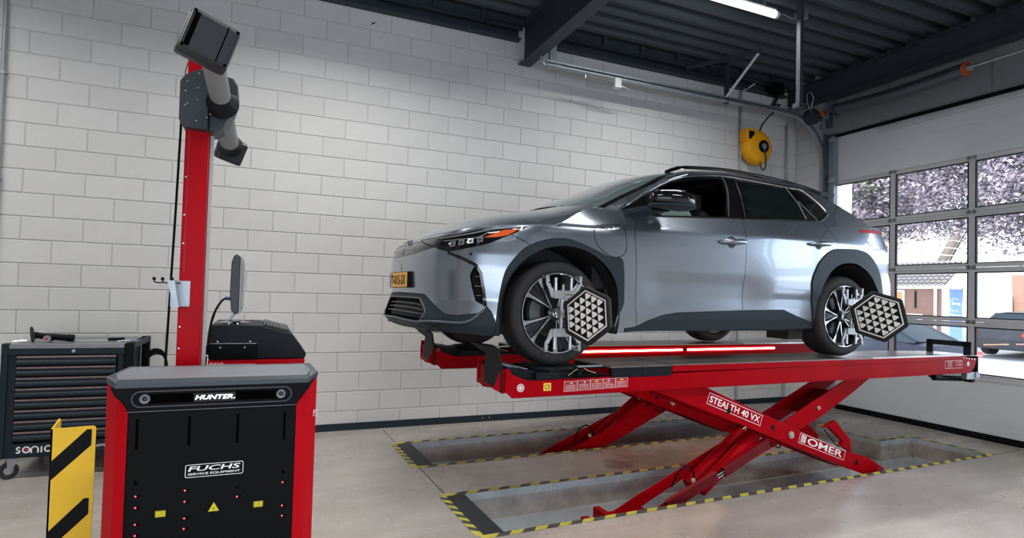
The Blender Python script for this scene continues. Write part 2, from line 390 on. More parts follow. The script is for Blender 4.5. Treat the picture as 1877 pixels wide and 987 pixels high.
ck.prism([(.925, 4.245), (.965, 4.262), (.985, 4.285), (.945, 4.272)], (0, YW-.0008, 0), (1, 0, 0), (0, 0, 1), (0, 1, 0), .0006)
ck.build('crack', M_darksteel, wall)
bb = MB(); bb.box(-6, XR, YW-.012, YW+.004, 0, .072)
for x in (2.31, 2.39): bb.cyl((x, YW-.017, .04), (x, YW-.01, .04), .008, n=8, mi=1)
bb.build('baseboard_back', [mat('skirting_paint', (.014, .024, .033), .5, spec=.2), M_steel], kind='structure')
# ---- right wall : short block return, door surround, lintel
wr = MB(); wr.box(XR+.006, XD+.25, 5.64, YW+.02, 0, 4.75); wr.box(XD+.05, XD+.25, .5, 5.66, 3.76, 4.75); wr.box(XD+.0, XD+.25, -5, .1, 0, 4.75)
wallr = wr.build('wall_right', [M_wallplain], kind='structure')
for k in range(-3, 20):
    zb = 3.7962-.2*k; zt = zb+.2
    if k == 19: zb, zt = 0, .1962
    zt = min(zt, 4.6); spans = [(5.64, 5.87), (5.87, 6.11)] if k % 2 else [(5.64, 6.11)]
    for a, b in spans:
        key = (round(b-a, 3), round(zt-zb, 3))
        if key not in meshes: meshes[key] = block_mesh(*key)
        o = bpy.data.objects.new('wall_block', meshes[key]); C.objects.link(o); o.parent = wallr; o.location = (XR, b, zb); o.rotation_euler = (0, 0, -math.pi/2)
b2 = MB(); b2.box(XR-.012, XR, 5.66, YW-.012, 0, .072); b2.build('baseboard_right', MATS['skirting_paint'], kind='structure')
lp = MB(); lp.box(7.10, 7.2, .5, 5.60, 3.78, 4.22); lp.box(7.085, 7.10, 4.72, 4.76, 3.78, 4.2); lp.box(7.085, 7.10, 3.52, 3.6, 3.78, 4.2)
lp.build('trim_1', mat('lintel_panel_grey', (.19, .205, .22), .6, noise=.15, nscale=3), kind='structure', label='dark grey lintel panel over the sectional door')
o_ = MB(); o_.box(-6.2, -6, -5, YW+.2, 0, 4.75); o_.build('wall_left', M_wallplain, kind='structure')
o_ = MB(); WX0, WX1, WZ0, WZ1 = -4.0, 5.0, .6, 2.1
o_.box(-6.2, WX0, -5.2, -5, 0, 4.75); o_.box(WX1, XD+.25, -5.2, -5, 0, 4.75); o_.box(WX0, WX1, -5.2, -5, 0, WZ0); o_.box(WX0, WX1, -5.2, -5, WZ1, 4.75); o_.build('wall_front', M_wallplain, kind='structure')
w1 = thing('added_window_1', 'added unseen window strip in the wall behind the viewer, letting in daylight', None, (.5, -5.1, WZ0)); w1['kind'] = 'structure'  # unseen opening, added to bring daylight and bluish reflections onto the car
o_ = MB(); o_.box(WX0, WX1, -5.14, -5.06, WZ0, WZ0+.06); o_.box(WX0, WX1, -5.14, -5.06, WZ1-.06, WZ1); o_.build('window_frame', M_frame2 if False else M_alu, w1)
for k in range(10):
    o_ = MB(); xx = WX0+(WX1-WX0)*k/9; o_.box(xx-.03, xx+.03, -5.14, -5.06, WZ0, WZ1); o_.build('mullion', M_alu, w1)
# ---- trapezoidal roof deck
ce = MB(); ce.box(-6.2, XD+.3, -5.2, YW+.3, 4.78, 4.85)
ceil = ce.build('ceiling', M_dark, kind='structure')
p = .2375; y = YW+.02; prof0 = [(0, .0), (.075, .0), (.1, .115), (.2125, .115), (.2375, 0)]
nsh = 0
while y > -5:
    d = MB()
    for q in range(4):
        if y < -5: break
        for (a, za), (b, zb) in zip(prof0[:-1], prof0[1:]):
            d.quad((-6, y-a, 4.60+za), (XD, y-a, 4.60+za), (XD, y-b, 4.60+zb), (-6, y-b, 4.60+zb))
        y -= p
    d.box(-6, XD, y+.012, y+.02, 4.592, 4.60)
    d.build('deck_sheet', M_deck, ceil)
# ---- roof steel
def ibeam(name, p, q, h, w, label, up=(0, 0, 1), m=None):
    t = .014; b = MB(); p, q = Vector(p), Vector(q)
    b.bar(p+Vector((0, 0, -h/2+t/2)), q+Vector((0, 0, -h/2+t/2)), w, t); b.bar(p+Vector((0, 0, h/2-t/2)), q+Vector((0, 0, h/2-t/2)), w, t); b.bar(p, q, .012, h-2*t)
    return b.build(name, m or M_darksteel, org=tuple(q), label=label, cat='beam', group=None)
ibeam('roof_beam', (2.705, -5, 4.355), (2.705, 6.09, 4.355), .47, .15, 'dark steel roof beam resting on the block wall above the car bonnet')
ibeam('roof_beam', (-2.9, -5, 4.355), (-2.9, 6.09, 4.355), .47, .15, 'dark steel roof beam above the tool chest')
ibeam('roof_beam', (6.93, -5, 4.35), (6.93, 6.09, 4.35), .30, .15, 'dark steel roof beam running above the sectional door')
eb = MB()
for x0, x1 in ((-5.9, 2.62), (2.79, 6.84)):
    eb.box(x0, x1, 6.0, 6.105, 4.385, 4.40); eb.box(x0, x1, 6.085, 6.10, 4.40, 4.60); eb.box(x0, x1, 5.965, 6.0, 4.48, 4.60)
eb.build('edge_beam', M_darksteel, org=(2.7, 6.0, 4.385), label='dark steel edge angle along the top of the block wall', cat='beam')
cd = MB()
for x0, x1 in ((-5.9, 2.6), (2.82, 6.8)):
    cd.tube([(x0, 5.93, 4.50), (x1, 5.93, 4.50)], .009, n=6); x = x0+.3
    while x < x1: cd.box(x, x+.03, 5.91, 5.95, 4.485, 4.60); x += .55
cd.build('conduit', M_darksteel, org=(2.7, 5.93, 4.5), label='thin conduit clipped under the roof deck along the block wall', cat='conduit')
# ---- sectional door
door = thing('door_1', 'white sectional overhead door with four rows of glazed panes', None, (XD, 5.6, 0)); door['kind'] = 'structure'
ZS = [.06, .66, 1.275, 1.885, 2.505, 3.115, 3.745]; YM = [5.60, 4.76, 3.88, 3.00, 2.12, 1.24, .40]
def dpanel(z0, z1, nseam):
    b = MB(); h = (z1-z0)/nseam
    for k in range(nseam): b.box(XD, XD+.04, .3, 5.6, z0+k*h+.002, z0+(k+1)*h-.002, bev=.0018)
    b.box(XD+.002, XD+.038, .3, 5.6, z0, z1)
    return b.build('door_panel', M_doorpanel, door)
dpanel(.07, .635, 5); dpanel(3.13, 3.745, 5)
g = MB(); g.box(XD-.004, XD+.04, .3, 5.6, -.0, .07); g.build('rubber_seal', M_black, door)
g = MB(); g.box(XD-.012, XD+.03, .3, 5.62, 3.745, 3.785); g.build('top_seal', M_black, door)
g = MB(); g.box(XD-.02, XD, .3, 5.30-.35, 3.655, 3.735, bev=.002); g.box(XD-.05, XD, .3, 4.95, 3.70, 3.712); g.build('stiffening_rail', M_alu, door)
def thin_glass():
    m = bpy.data.materials.new('window_glass'); m.use_nodes = True; N = m.node_tree.nodes; L = m.node_tree.links; N.clear()
    o = N.new('ShaderNodeOutputMaterial'); mx = N.new('ShaderNodeMixShader'); t = N.new('ShaderNodeBsdfTransparent'); g = N.new('ShaderNodeBsdfGlossy'); f = N.new('ShaderNodeFresnel')
    t.inputs[0].default_value = (.95, .97, .97, 1); g.inputs['Roughness'].default_value = .02; f.inputs[0].default_value = 1.45
    L.new(f.outputs[0], mx.inputs[0]); L.new(t.outputs[0], mx.inputs[1]); L.new(g.outputs[0], mx.inputs[2]); L.new(mx.outputs[0], o.inputs[0]); return m
M_glass = thin_glass()
for r in range(1, 5):
    z0, z1 = ZS[r], ZS[r+1]
    b = MB(); b.box(XD-.004, XD+.04, .3, 5.6, z0-.028 if r > 1 else z0-.03, z0-.002, bev=.003); b.box(XD-.004, XD+.04, .3, 5.6, z0+.002, z0+.042, bev=.003)
    if r == 4: b.box(XD-.004, XD+.04, .3, 5.6, z1-.038, z1+.012, bev=.004)
    else: b.box(XD-.004, XD+.04, .3, 5.6, z1-.055, z1-.030, bev=.003)
    b.build('door_rail', M_alu, door)
    for i, ym in enumerate(YM[:]):
        w = .032 if 0 < i < 6 else .03
        b = MB(); b.box(XD-.002, XD+.04, ym-w, ym+(w if i > 0 else 0), z0+.04, z1-.03, bev=.003); b.build('mullion', M_alu, door)
    for i in range(6):
        y1, y0 = YM[i]-.035, YM[i+1]+.035
        b = MB()
        for (a, c, e, f) in ((y0, y1, z0+.042, z0+.052), (y0, y1, z1-.066 if r < 4 else z1-.048, z1-.055 if r < 4 else z1-.038), (y0, y0+.01, z0+.042, z1-.05), (y1-.01, y1, z0+.042, z1-.05)): b.box(XD+.0, XD+.03, a, c, e, f)
        b.build('gasket', M_black, door)
        b = MB(); b.quad((XD+.018, y0, z0+.045), (XD+.018, y1, z0+.045), (XD+.018, y1, z1-.04), (XD+.018, y0, z1-.04)); b.build('pane', M_glass, door)
for zz in ZS[1:6]:
    for ym in YM[1:6]:
        b = MB(); b.box(XD-.010, XD-.003, ym-.045, ym-.012, zz-.026, zz+.022); b.box(XD-.010, XD-.003, ym+.012, ym+.045, zz-.026, zz+.022); b.cyl((XD-.012, ym-.045, zz), (XD-.012, ym+.045, zz), .007, n=8); b.build('hinge', mat('hinge_steel', (.22, .23, .24), .45, metal=.7), door)
b = MB(); b.box(XD-.02, XD+.05, 5.595, 5.638, 0, 3.76); b.build('side_seal', mat('side_angle', (.23, .26, .29), .5, metal=.4), door)
# ---- door tracks, springs
tr = MB(); pts = [(2.81+i*.25, 5.75, 4.045) for i in range(15)]+[(6.50, 5.75, 4.045)]
for i in range(1, 13):
    a = math.pi/2*i/12; pts.append((6.50+.62*math.sin(a), 5.75-.07*i/12, 4.045-.62*(1-math.cos(a))))
pts += [(7.10, 5.67, 3.3), (7.095, 5.67, 0.1)]
def channel(mb, pts, w, h, th=.004, mi=0):
    P = [Vector(p) for p in pts]
    for dy, ww, dz, hh in ((0, th, 0, h), (w/2, w, h/2, th), (w/2, w, -h/2, th), (w, th, h/2-.012, .02), (w, th, -h/2+.012, .02)):
        for a, b_ in zip(P[:-1], P[1:]):
            d = (b_-a).normalized(); s_ = Vector((0, -1, 0)); u_ = s_.cross(d)
            if u_.length < .1: continue
            a2 = a+s_*dy+u_.normalized()*dz; b2_ = b_+s_*dy+u_.normalized()*dz
            mb.bar(a2, b2_+d*.004, ww if ww > hh else th, hh if hh >= ww else th, mi, up=tuple(u_.normalized()))
channel(tr, pts, .045, .065); tr.tube([(p[0], 5.705, p[2]-.03) for p in pts[:16]], .006, n=6)
trk = thing('door_track', 'galvanised door track running along the wall and curving down at the corner', 'door track', (6.8, 5.75, 3.3))
tr.build('track_rail', M_galv, trk)
hb = MB(); hb.box(2.86, 2.94, 5.73, 5.77, 4.05, 4.58); hb.bar((2.74, 5.75, 4.13), (2.87, 5.75, 3.99), .03, .005); hb.build('hanger', M_galv, trk)
hb = MB(); hb.bar((2.78, 5.745, 4.06), (3.02, 5.745, 4.05), .06, .004, up=(0, 1, 0)); hb.build('perforated_plate', mat('zinc_plate', (.62, .64, .66), .4, metal=.6), trk)
hb = MB(); hb.box(5.42, 5.47, 5.73, 5.77, 4.0, 4.58); hb.build('hanger', M_darksteel, trk)
hb = MB(); hb.bar((4.95, 5.95, 4.45), (5.52, 5.25, 4.52), .04, .04); hb.build('cross_arm', M_darksteel, trk)
hb = MB(); A, B = Vector((5.40, 5.72, 4.06)), Vector((5.50, 5.28, 4.50)); hb.bar(A, B, .004, .04, up=(1, 0, 0))
for k in range(1, 14): pt_ = A+(B-A)*k/14; n_ = Vector((-1, -.3, .0)).normalized(); hb.cyl(pt_-Vector((.004, 0, 0)), pt_+Vector((-.0045, 0, 0)), .008, n=6, mi=1)
hb.build('perforated_brace', [mat('zinc_plate2', (.62, .64, .66), .4, metal=.3), M_black], trk)
cg = thing('track_roller_carriage', 'white plastic roller carriage hanging from the door track near the roof beam', 'roller carriage', (3.71, 5.70, 3.9))
g = MB(); g.box(3.68, 3.77, 5.66, 5.73, 3.90, 4.02, bev=.008); g.build('housing', mat('white_plastic', (.7, .7, .7), .5), cg)
g = MB(); g.tube([(3.30, 5.69, 3.955), (3.68, 5.69, 3.94)], .006, n=6); g.tube([(3.30, 5.67, 3.975), (3.68, 5.67, 3.96)], .006, n=6); g.cyl((3.29, 5.68, 3.94), (3.29, 5.68, 3.985), .008, n=6); g.cyl((3.77, 5.69, 3.93), (3.86, 5.69, 3.915), .018, n=10); g.tube([(3.86, 5.69, 3.92), (4.02, 5.69, 3.90)], .006, n=6); g.build('guide_rod', M_steel, cg)
sp = thing('torsion_spring', 'long dark coiled torsion spring on its shaft above the sectional door', 'torsion spring', (6.85, 4.5, 4.0))
g = MB(); g.tube([(6.85, 5.63, 4.0), (6.85, 1.0, 4.01)], .0127, n=8); g.build('shaft', M_steel, sp)
g = MB(); n = 112; pts = []
for i in range(n*10+1):
    a = 2*math.pi*i/10; yy = 5.24-1.49*i/(n*10); sag = .03*math.sin(math.pi*i/(n*10)); pts.append((6.85+.066*math.cos(a), yy, 4.0-sag+.066*math.sin(a)))
g.tube(pts, .0068, n=5); g.build('coil', mat('spring_steel', (.10, .115, .13), .35, metal=.6), sp)
g = MB(); g.cyl((6.85, 3.75, 4.0), (6.85, 3.72, 4.0), .076, n=20); g.build('winding_cone', mat('orange_paint', (.38, .075, .02), .6, spec=.2), sp)
g = MB(); g.cyl((6.85, 3.72, 4.0), (6.85, 3.66, 4.0), .035, n=14); g.build('cone_collar', M_galv, sp)
g = MB(); g.cyl((6.85, 5.27, 4.0), (6.85, 5.24, 4.0), .085, n=20); g.build('end_cone', M_darksteel, sp)
g = MB(); g.cyl((6.85, 5.66, 4.0), (6.85, 5.60, 4.0), .10, n=24); g.cyl((6.85, 5.60, 4.0), (6.85, 5.585, 4.0), .11, n=24); g.cyl((6.85, 5.66, 4.0), (6.85, 5.675, 4.0), .11, n=24); g.build('cable_drum', M_darksteel, sp)
g = MB(); g.box(6.84, 6.95, 5.44, 5.45, 3.93, 4.14); g.cyl((6.85, 5.47, 4.0), (6.85, 5.43, 4.0), .035, n=12, mi=1); g.build('bearing_plate', [M_galv, MATS['orange_paint']], sp)
g = MB(); g.tube([(6.8, 5.62, 4.08), (6.72, 5.6, 4.2), (6.70, 5.58, 4.28), (6.75, 5.56, 4.30), (6.80, 5.56, 4.24), (6.80, 5.6, 4.1)], .006, n=6); g.tube([(6.3, 5.72, 4.08), (6.5, 5.7, 4.10), (6.8, 5.62, 4.06)], .004, n=6); g.build('lift_cable', M_galv, sp)
dg = thing('door_guide_post', 'galvanised vertical guide post where the sectional door meets the block wall', 'guide post', (7.17, 5.62, 0))
g = MB(); g.box(7.09, 7.20, 5.60, 5.636, 0, 4.05); g.box(7.16, 7.235, 5.52, 5.605, 0, 3.74, mi=1); g.box(7.06, 7.10, 5.5, 5.66, 3.86, 4.1); g.build('angle_post', [mat('angle_dark_galv', (.10, .135, .16), .45, metal=.6, noise=.3, nscale=10), mat('side_angle2', (.25, .29, .32), .5, metal=.4)], dg)
for zz in (3.13, 3.70):
    g = MB(); g.tube([(7.13, 5.68, zz-.01), (7.17, 5.54, zz+.02)], .011, n=8); g.box(7.12, 7.17, 5.50, 5.56, zz-.03, zz+.04); g.build('roller_bracket', M_steel, dg)
g = MB(); g.tube([(6.94, 5.63, 3.95), (7.05, 5.62, 3.93)], .02, n=8); g.box(7.05, 7.11, 5.58, 5.635, 3.80, 4.0); g.build('end_bracket', M_galv, dg)
hp = MB(); hp.box(4.955, 5.005, 4.215, 4.265, 3.47, 4.60, bev=.004); hp.box(4.93, 5.03, 4.20, 4.28, 3.43, 3.48)
hp.build('hanger_post', mat('hanger_grey', (.030, .035, .042), .6, spec=.2), org=(4.98, 4.24, 3.43), label='grey square hanger post dropping from the roof deck beside the glowing lamp', cat='hanger')
# ---- wall pipes
def pipe(x, z0, z1, label, bend=False):
    g = MB(); pts = [(x, YW-.035, z0), (x, YW-.035, z1)]
    if bend: pts += [(x+.004, YW-.04, z1+.03), (x+.02, YW-.06, z1+.05), (x+.12, YW-.16, z1+.13)]
    g.tube(pts, .016, n=10); z = z0+.4
    while z < z1: g.box(x-.024, x+.024, YW-.055, YW, z, z+.02); z += .9
    g.build('wall_pipe', mat('pipe_grey', (.33, .35, .37), .45, metal=.4), org=(x, YW-.035, z0), label=label, cat='pipe')
pipe(6.02, .08, 4.32, 'grey conduit pipe on the block wall left of the yellow hose reel', True)
pipe(6.90, .08, 4.02, 'thin grey pipe on the block wall near the corner')
pipe(-2.09, .08, 4.55, 'grey pipe running up the block wall behind the tool chest')
# ---- roof speaker-like box and wall bracket
g = MB(); g.box(6.42, 6.60, 5.86, 5.98, 4.34, 4.50, bev=.005); g.build('junction_box', M_black, org=(6.5, 5.92, 4.34), label='small black box on the wall above the yellow hose reel', cat='box')
# ---- hose reel
hr = thing('hose_reel', 'yellow enclosed hose reel mounted high on the block wall', 'hose reel', (6.22, YW, 3.58))
M_reel = mat('reel_yellow', (.80, .36, .008), .45, noise=.06, spec=.2)
cx, cz = 6.22, 3.57
g = MB(); pr = [(.0, 0), (.225, 0), (.24, .02), (.245, .06), (.24, .10), (.20, .145), (.13, .165), (.0, .17)]
g.lathe(pr, (cx, YW-.06, cz), (0, -1, 0), n=40); g.box(cx-.25, cx-.02, YW-.20, YW-.06, cz+.06, cz+.235, bev=.02); g.build('drum_cover', M_reel, hr)
g = MB(); g.box(cx-.02, cx+.02, YW-.07, YW, cz-.12, cz+.12); g.build('wall_bracket', M_darksteel, hr)
g = MB(); g.cyl((cx+.02, YW-.23, cz), (cx+.02, YW-.245, cz), .085, n=28); g.build('hub', M_black, hr)
g = MB(); g.cyl((cx+.02, YW-.246, cz), (cx+.02, YW-.25, cz), .042, n=24); g.build('hub_badge', M_galv, hr)
g = MB(); g.box(cx-.215, cx-.115, YW-.206, YW-.19, cz+.09, cz+.20, bev=.006); g.build('hose_outlet', M_black, hr)
g = MB(); g.tube(smooth3([(cx-.02, YW-.2, cz+.22), (cx+.02, YW-.2, cz+.30), (cx+.12, YW-.2, cz+.42), (cx+.28, YW-.18, cz+.55), (cx+.42, YW-.13, cz+.66), (cx+.46, YW-.1, cz+.685), (cx+.40, YW-.07, cz+.69)]), .012, n=8)
g.tube(smooth3([(cx+.02, YW-.245, cz-.05), (cx+.03, YW-.26, cz-.15), (cx+.03, YW-.26, cz-.28), (cx+.0, YW-.25, cz-.33), (cx-.035, YW-.24, cz-.29), (cx-.03, YW-.22, cz-.22)]), .011, n=8); g.build_each('hose', mat('black_hose', (.03, .035, .04), .5), hr)
g = MB(); g.cyl((cx+.38, YW-.0, cz+.66), (cx+.38, YW-.07, cz+.66), .035, n=12); g.cyl((cx+.38, YW-.05, cz+.67), (cx+.50, YW-.05, cz+.86), .022, n=10); g.build('air_supply_fitting', M_darksteel, hr)
g = MB(); put_text(g, 'REEL TECH', (cx-.20, YW-.2145, cz-.015), (1, 0, .0), (0, 0, 1), .02, .13) if False else None
# ---- LED lamps
for i, (x, y, z, L) in enumerate(LAMPS):
    if i == 0:
        lab = 'long glowing LED tube lamp under the roof deck'
    else: lab = 'LED tube lamp under the roof deck, '+['', 'above the front cabinet', 'above the tool chest', 'in the second row nearest the glazed door', 'in the second row, middle one', 'in the second row, farthest from the glazed door', 'by the added rear window strip nearest the glazed door', 'by the added rear window strip, middle one', 'by the added rear window strip, farthest from the glazed door'][i]
    t = thing('led_tube_lamp', lab, 'ceiling lamp', (x, y, z), group=None if i == 0 else 'LED tubes out of view')
    g = MB(); g.cyl((x-L/2, y, z), (x+L/2, y, z), .036, n=16); g.build('diffuser', mat('led_diffuser', (.9, .9, .9), .5, emit=(.90, .96, 1), estr=5.0), t)
    g = MB(); g.cyl((x-L/2-.035, y, z), (x-L/2, y, z), .038, n=16); g.cyl((x+L/2, y, z), (x+L/2+.035, y, z), .038, n=16); g.box(x-L/2, x+L/2, y-.02, y+.02, z+.034, z+.05); g.build('end_cap', mat('lamp_white', (.6, .62, .65), .5), t)
    if i == 0:
        g = MB(); g.tube([(x+L/2+.03, y, z), (x+L/2+.12, y, z+.03), (x+L/2+.22, y-.02, z-.005), (x+L/2+.30, y-.03, z+.03)], .006, n=6); g.build('cable', M_galv, t)
        g = MB(); g.box(x+L/2+.28, x+L/2+.38, y-.09, y+.0, z+.0, z+.08, bev=.005); g.box(x+L/2+.31, x+L/2+.33, y-.05, y-.03, z+.08, z+.16); g.build('junction_box', M_galv, t)
    for sx in (-.5, .5):
        g = MB(); g.box(x+sx*L*.8-.01, x+sx*L*.8+.01, y-.01, y+.01, z+.05, 4.60); g.build('bracket', M_galv, t)
# ================================================================== the street outside the door
gm = MB(); gp_ = [(XD+.25, -.01), (8.6, -.30), (19, -.30), (25, -.03), (60, 0)]
for (xa_, za_), (xb_, zb_) in zip(gp_[:-1], gp_[1:]): gm.quad((xa_, -30, za_), (xb_, -30, zb_), (xb_, 60, zb_), (xa_, 60, za_))
gm.build('floor_outside', mat('street_paving', (.42, .42, .43), .9, noise=.25, nscale=1.2), kind='structure')
M_brick = mat('red_brick', (.30, .17, .13), .9, noise=.5, nscale=30)
M_cream = mat('cream_render', (.74, .68, .60), .9)
M_tile = mat('roof_tile_pale', (.25, .215, .19), .85, noise=.3, nscale=9)
M_winglass = mat('house_window_glass', (.22, .25, .27), .15)
M_frame = mat('house_white_frame', (.75, .75, .75), .6)
lowb = thing('brick_outbuilding', 'low brick building with a tiled roof behind the parked dark car', 'building', (21.5, 13.5, 0))
g = MB(); g.box(21, 25, 12.15, 24, -.35, 2.05); g.build('brick_wall', M_brick, lowb)
g = MB(); g.box(21.02, 25, 12.08, 12.15, -.35, 2.05); g.prism([(21.0, 2.05), (25, 2.05), (24.2, 3.0), (22.2, 3.0)], (0, 12.08, 0), (1, 0, 0), (0, 0, 1), (0, 1, 0), .07); g.build('side_wall', mat('sunny_white_render', (.82, .80, .76), .9), lowb)
g = MB(); g.box(20.93, 21.0, 12.05, 24, 2.02, 2.12); g.cyl((20.94, 12.3, -.3), (20.94, 12.3, 2.05), .045, n=10); g.build('gutter', M_frame, lowb)
def tiled_roof(parent, x0, z0, x1, z1, y0, y1, dy=.18, dx=.21, slab=True):
    r = MB(); L = math.hypot(x1-x0, z1-z0); n = max(1, int(L/dx)); sx, sz = (x1-x0)/n, (z1-z0)/n; nx, nz = -sz/math.hypot(sx, sz), sx/math.hypot(sx, sz)
    vs = []; m = int((y1-y0)/dy)*4
    for i in range(n):
        for e, lift in ((0, .055), (1, .02)):
            for j in range(m+1):
                yy = y0+(y1-y0)*j/m; w = .03*math.cos(2*math.pi*j/4); h = lift+w
                vs.append((x0+sx*(i+e)+nx*h, yy, z0+sz*(i+e)+nz*h))
    fs = []
    for k in range(2*n-1):
        for j in range(m): fs.append([k*(m+1)+j, k*(m+1)+j+1, (k+1)*(m+1)+j+1, (k+1)*(m+1)+j])
    r.add(vs, fs, 0, False); o = r.build('roof_tiles', M_tile, parent, kind='stuff', weld=False)
    return o
tiled_roof(lowb, 20.9, 2.08, 22.4, 3.05, 12.0, 24)
g = MB(); g.box(20.96, 21.0, 13.35, 13.9, .9, 1.98); g.build('window_frame', M_frame, lowb)
g = MB(); g.box(20.94, 20.96, 13.42, 13.82, 1.62, 1.9); g.build('orange_sign', mat('orange_sign', (.85, .22, .05), .5), lowb)
g = MB(); g.box(20.94, 20.96, 13.42, 13.52, .95, 1.3); g.box(20.94, 20.96, 13.56, 13.64, .95, 1.3, mi=1); g.build('poster', [MATS['orange_sign'], M_black], lowb)
g = MB(); g.box(20.97, 21.0, 12.95, 13.0, 1.35, 1.95); g.build('lamp_slot', M_black, lowb)
g = MB(); g.box(20.4, 20.6, 12.5, 13.2, .8, 1.15); g.build('planter_board', M_frame, lowb)
hs = thing('gable_house', 'tall cream house with tiled roof slopes behind the brick outbuilding', 'house', (28, 15, 0))
g = MB(); g.box(27.5, 36, 15.6, 27, -.05, 4.7); g.build('wall', M_cream, hs)
for (a, b) in ((17.80, 17.06), (16.96, 16.28), (19.6, 18.9)):
    g = MB(); g.box(27.42, 27.5, b, a, 3.38, 4.22); f = g.build('window', M_frame, hs)
    g = MB(); g.box(27.40, 27.42, b+.08, a-.08, 3.44, 4.16); g.build('pane', M_winglass, f)
g = MB(); g.box(27.43, 27.5, 15.9, 27, 3.0, 3.1); g.build('sill_band', M_frame, hs)
tiled_roof(hs, 27.3, 4.65, 31, 8.2, 16.5, 27)
h2 = thing('white_gable_house', 'bright white house gable with a steep tiled roof beside the cream house', 'house', (26, 12, 0))
g = MB(); g.prism([(6.0, -.3), (14.6, -.3), (14.6, 2.9), (12.8, 6.4), (9.2, 6.4), (6.0, 3.0)], (25.5, 0, 0), (0, 1, 0), (0, 0, 1), (1, 0, 0), 8); g.build('gable_wall', mat('sunny_white_render', (.82, .80, .76), .9), h2)
def roof_y(parent, xa, xb, ya, za, yb, zb):
    r = MB(); n = int(math.hypot(yb-ya, zb-za)/.3); m = 12
    for i in range(n):
        y0_, z0_ = ya+(yb-ya)*i/n, za+(zb-za)*i/n; y1_, z1_ = ya+(yb-ya)*(i+1)/n, za+(zb-za)*(i+1)/n
        for j in range(m):
            xx = xa+(xb-xa)*j/m; x2 = xa+(xb-xa)*(j+1)/m-.02
            r.quad((xx, y0_, z0_+.09), (x2, y0_, z0_+.09), (x2, y1_, z1_+.05), (xx, y1_, z1_+.05))
    r.build('roof_tiles', M_tile, parent, kind='stuff', weld=False)
roof_y(h2, 24.9, 33.5, 14.9, 2.60, 12.85, 6.5)
g = MB(); g.box(25.3, 25.5, 11.95, 12.25, 0, 2.65); g.build('brick_pier', M_brick, h2)
g = MB(); g.box(25.42, 25.5, 10.6, 11.3, 0, 2.2); g.build('door_frame', M_frame, h2)
bn = thing('blue_banner', 'tall blue sign board with a ring of white stars by the street', 'sign', (17, 9.45, 0))
g = MB(); g.box(17, 17.06, 9.33, 9.62, .0, 1.90); g.build('board', mat('banner_blue', (.07, .14, .46), .5), bn)
g = MB(); g.cyl((17.03, 9.33, -.3), (17.03, 9.33, 1.95), .02, n=8); g.cyl((17.03, 9.63, -.3), (17.03, 9.63, 1.95), .02, n=8); g.build('post', M_galv, bn)
g = MB()
for k in range(9):
    a = math.radians(60+k*30); cy2, cz2 = 9.50+.12*math.cos(a)*-1, 1.48+.17*math.sin(a)
    pts = [((.022 if q % 2 == 0 else .010)*math.sin(q*math.pi/5), (.022 if q % 2 == 0 else .010)*math.cos(q*math.pi/5)) for q in range(10)]
    g.prism(pts, (16.995, cy2, cz2), (0, -1, 0), (0, 0, 1), (-1, 0, 0), .003)
put_text(g, 'Bovag', (16.99, 9.56, 1.46), (0, -1, 0), (0, 0, 1), .10, .20); put_text(g, 'Algemeen', (16.99, 9.60, 1.18), (0, -1, 0), (0, 0, 1), .05, .24)
g.build('lettering', M_frame, bn)
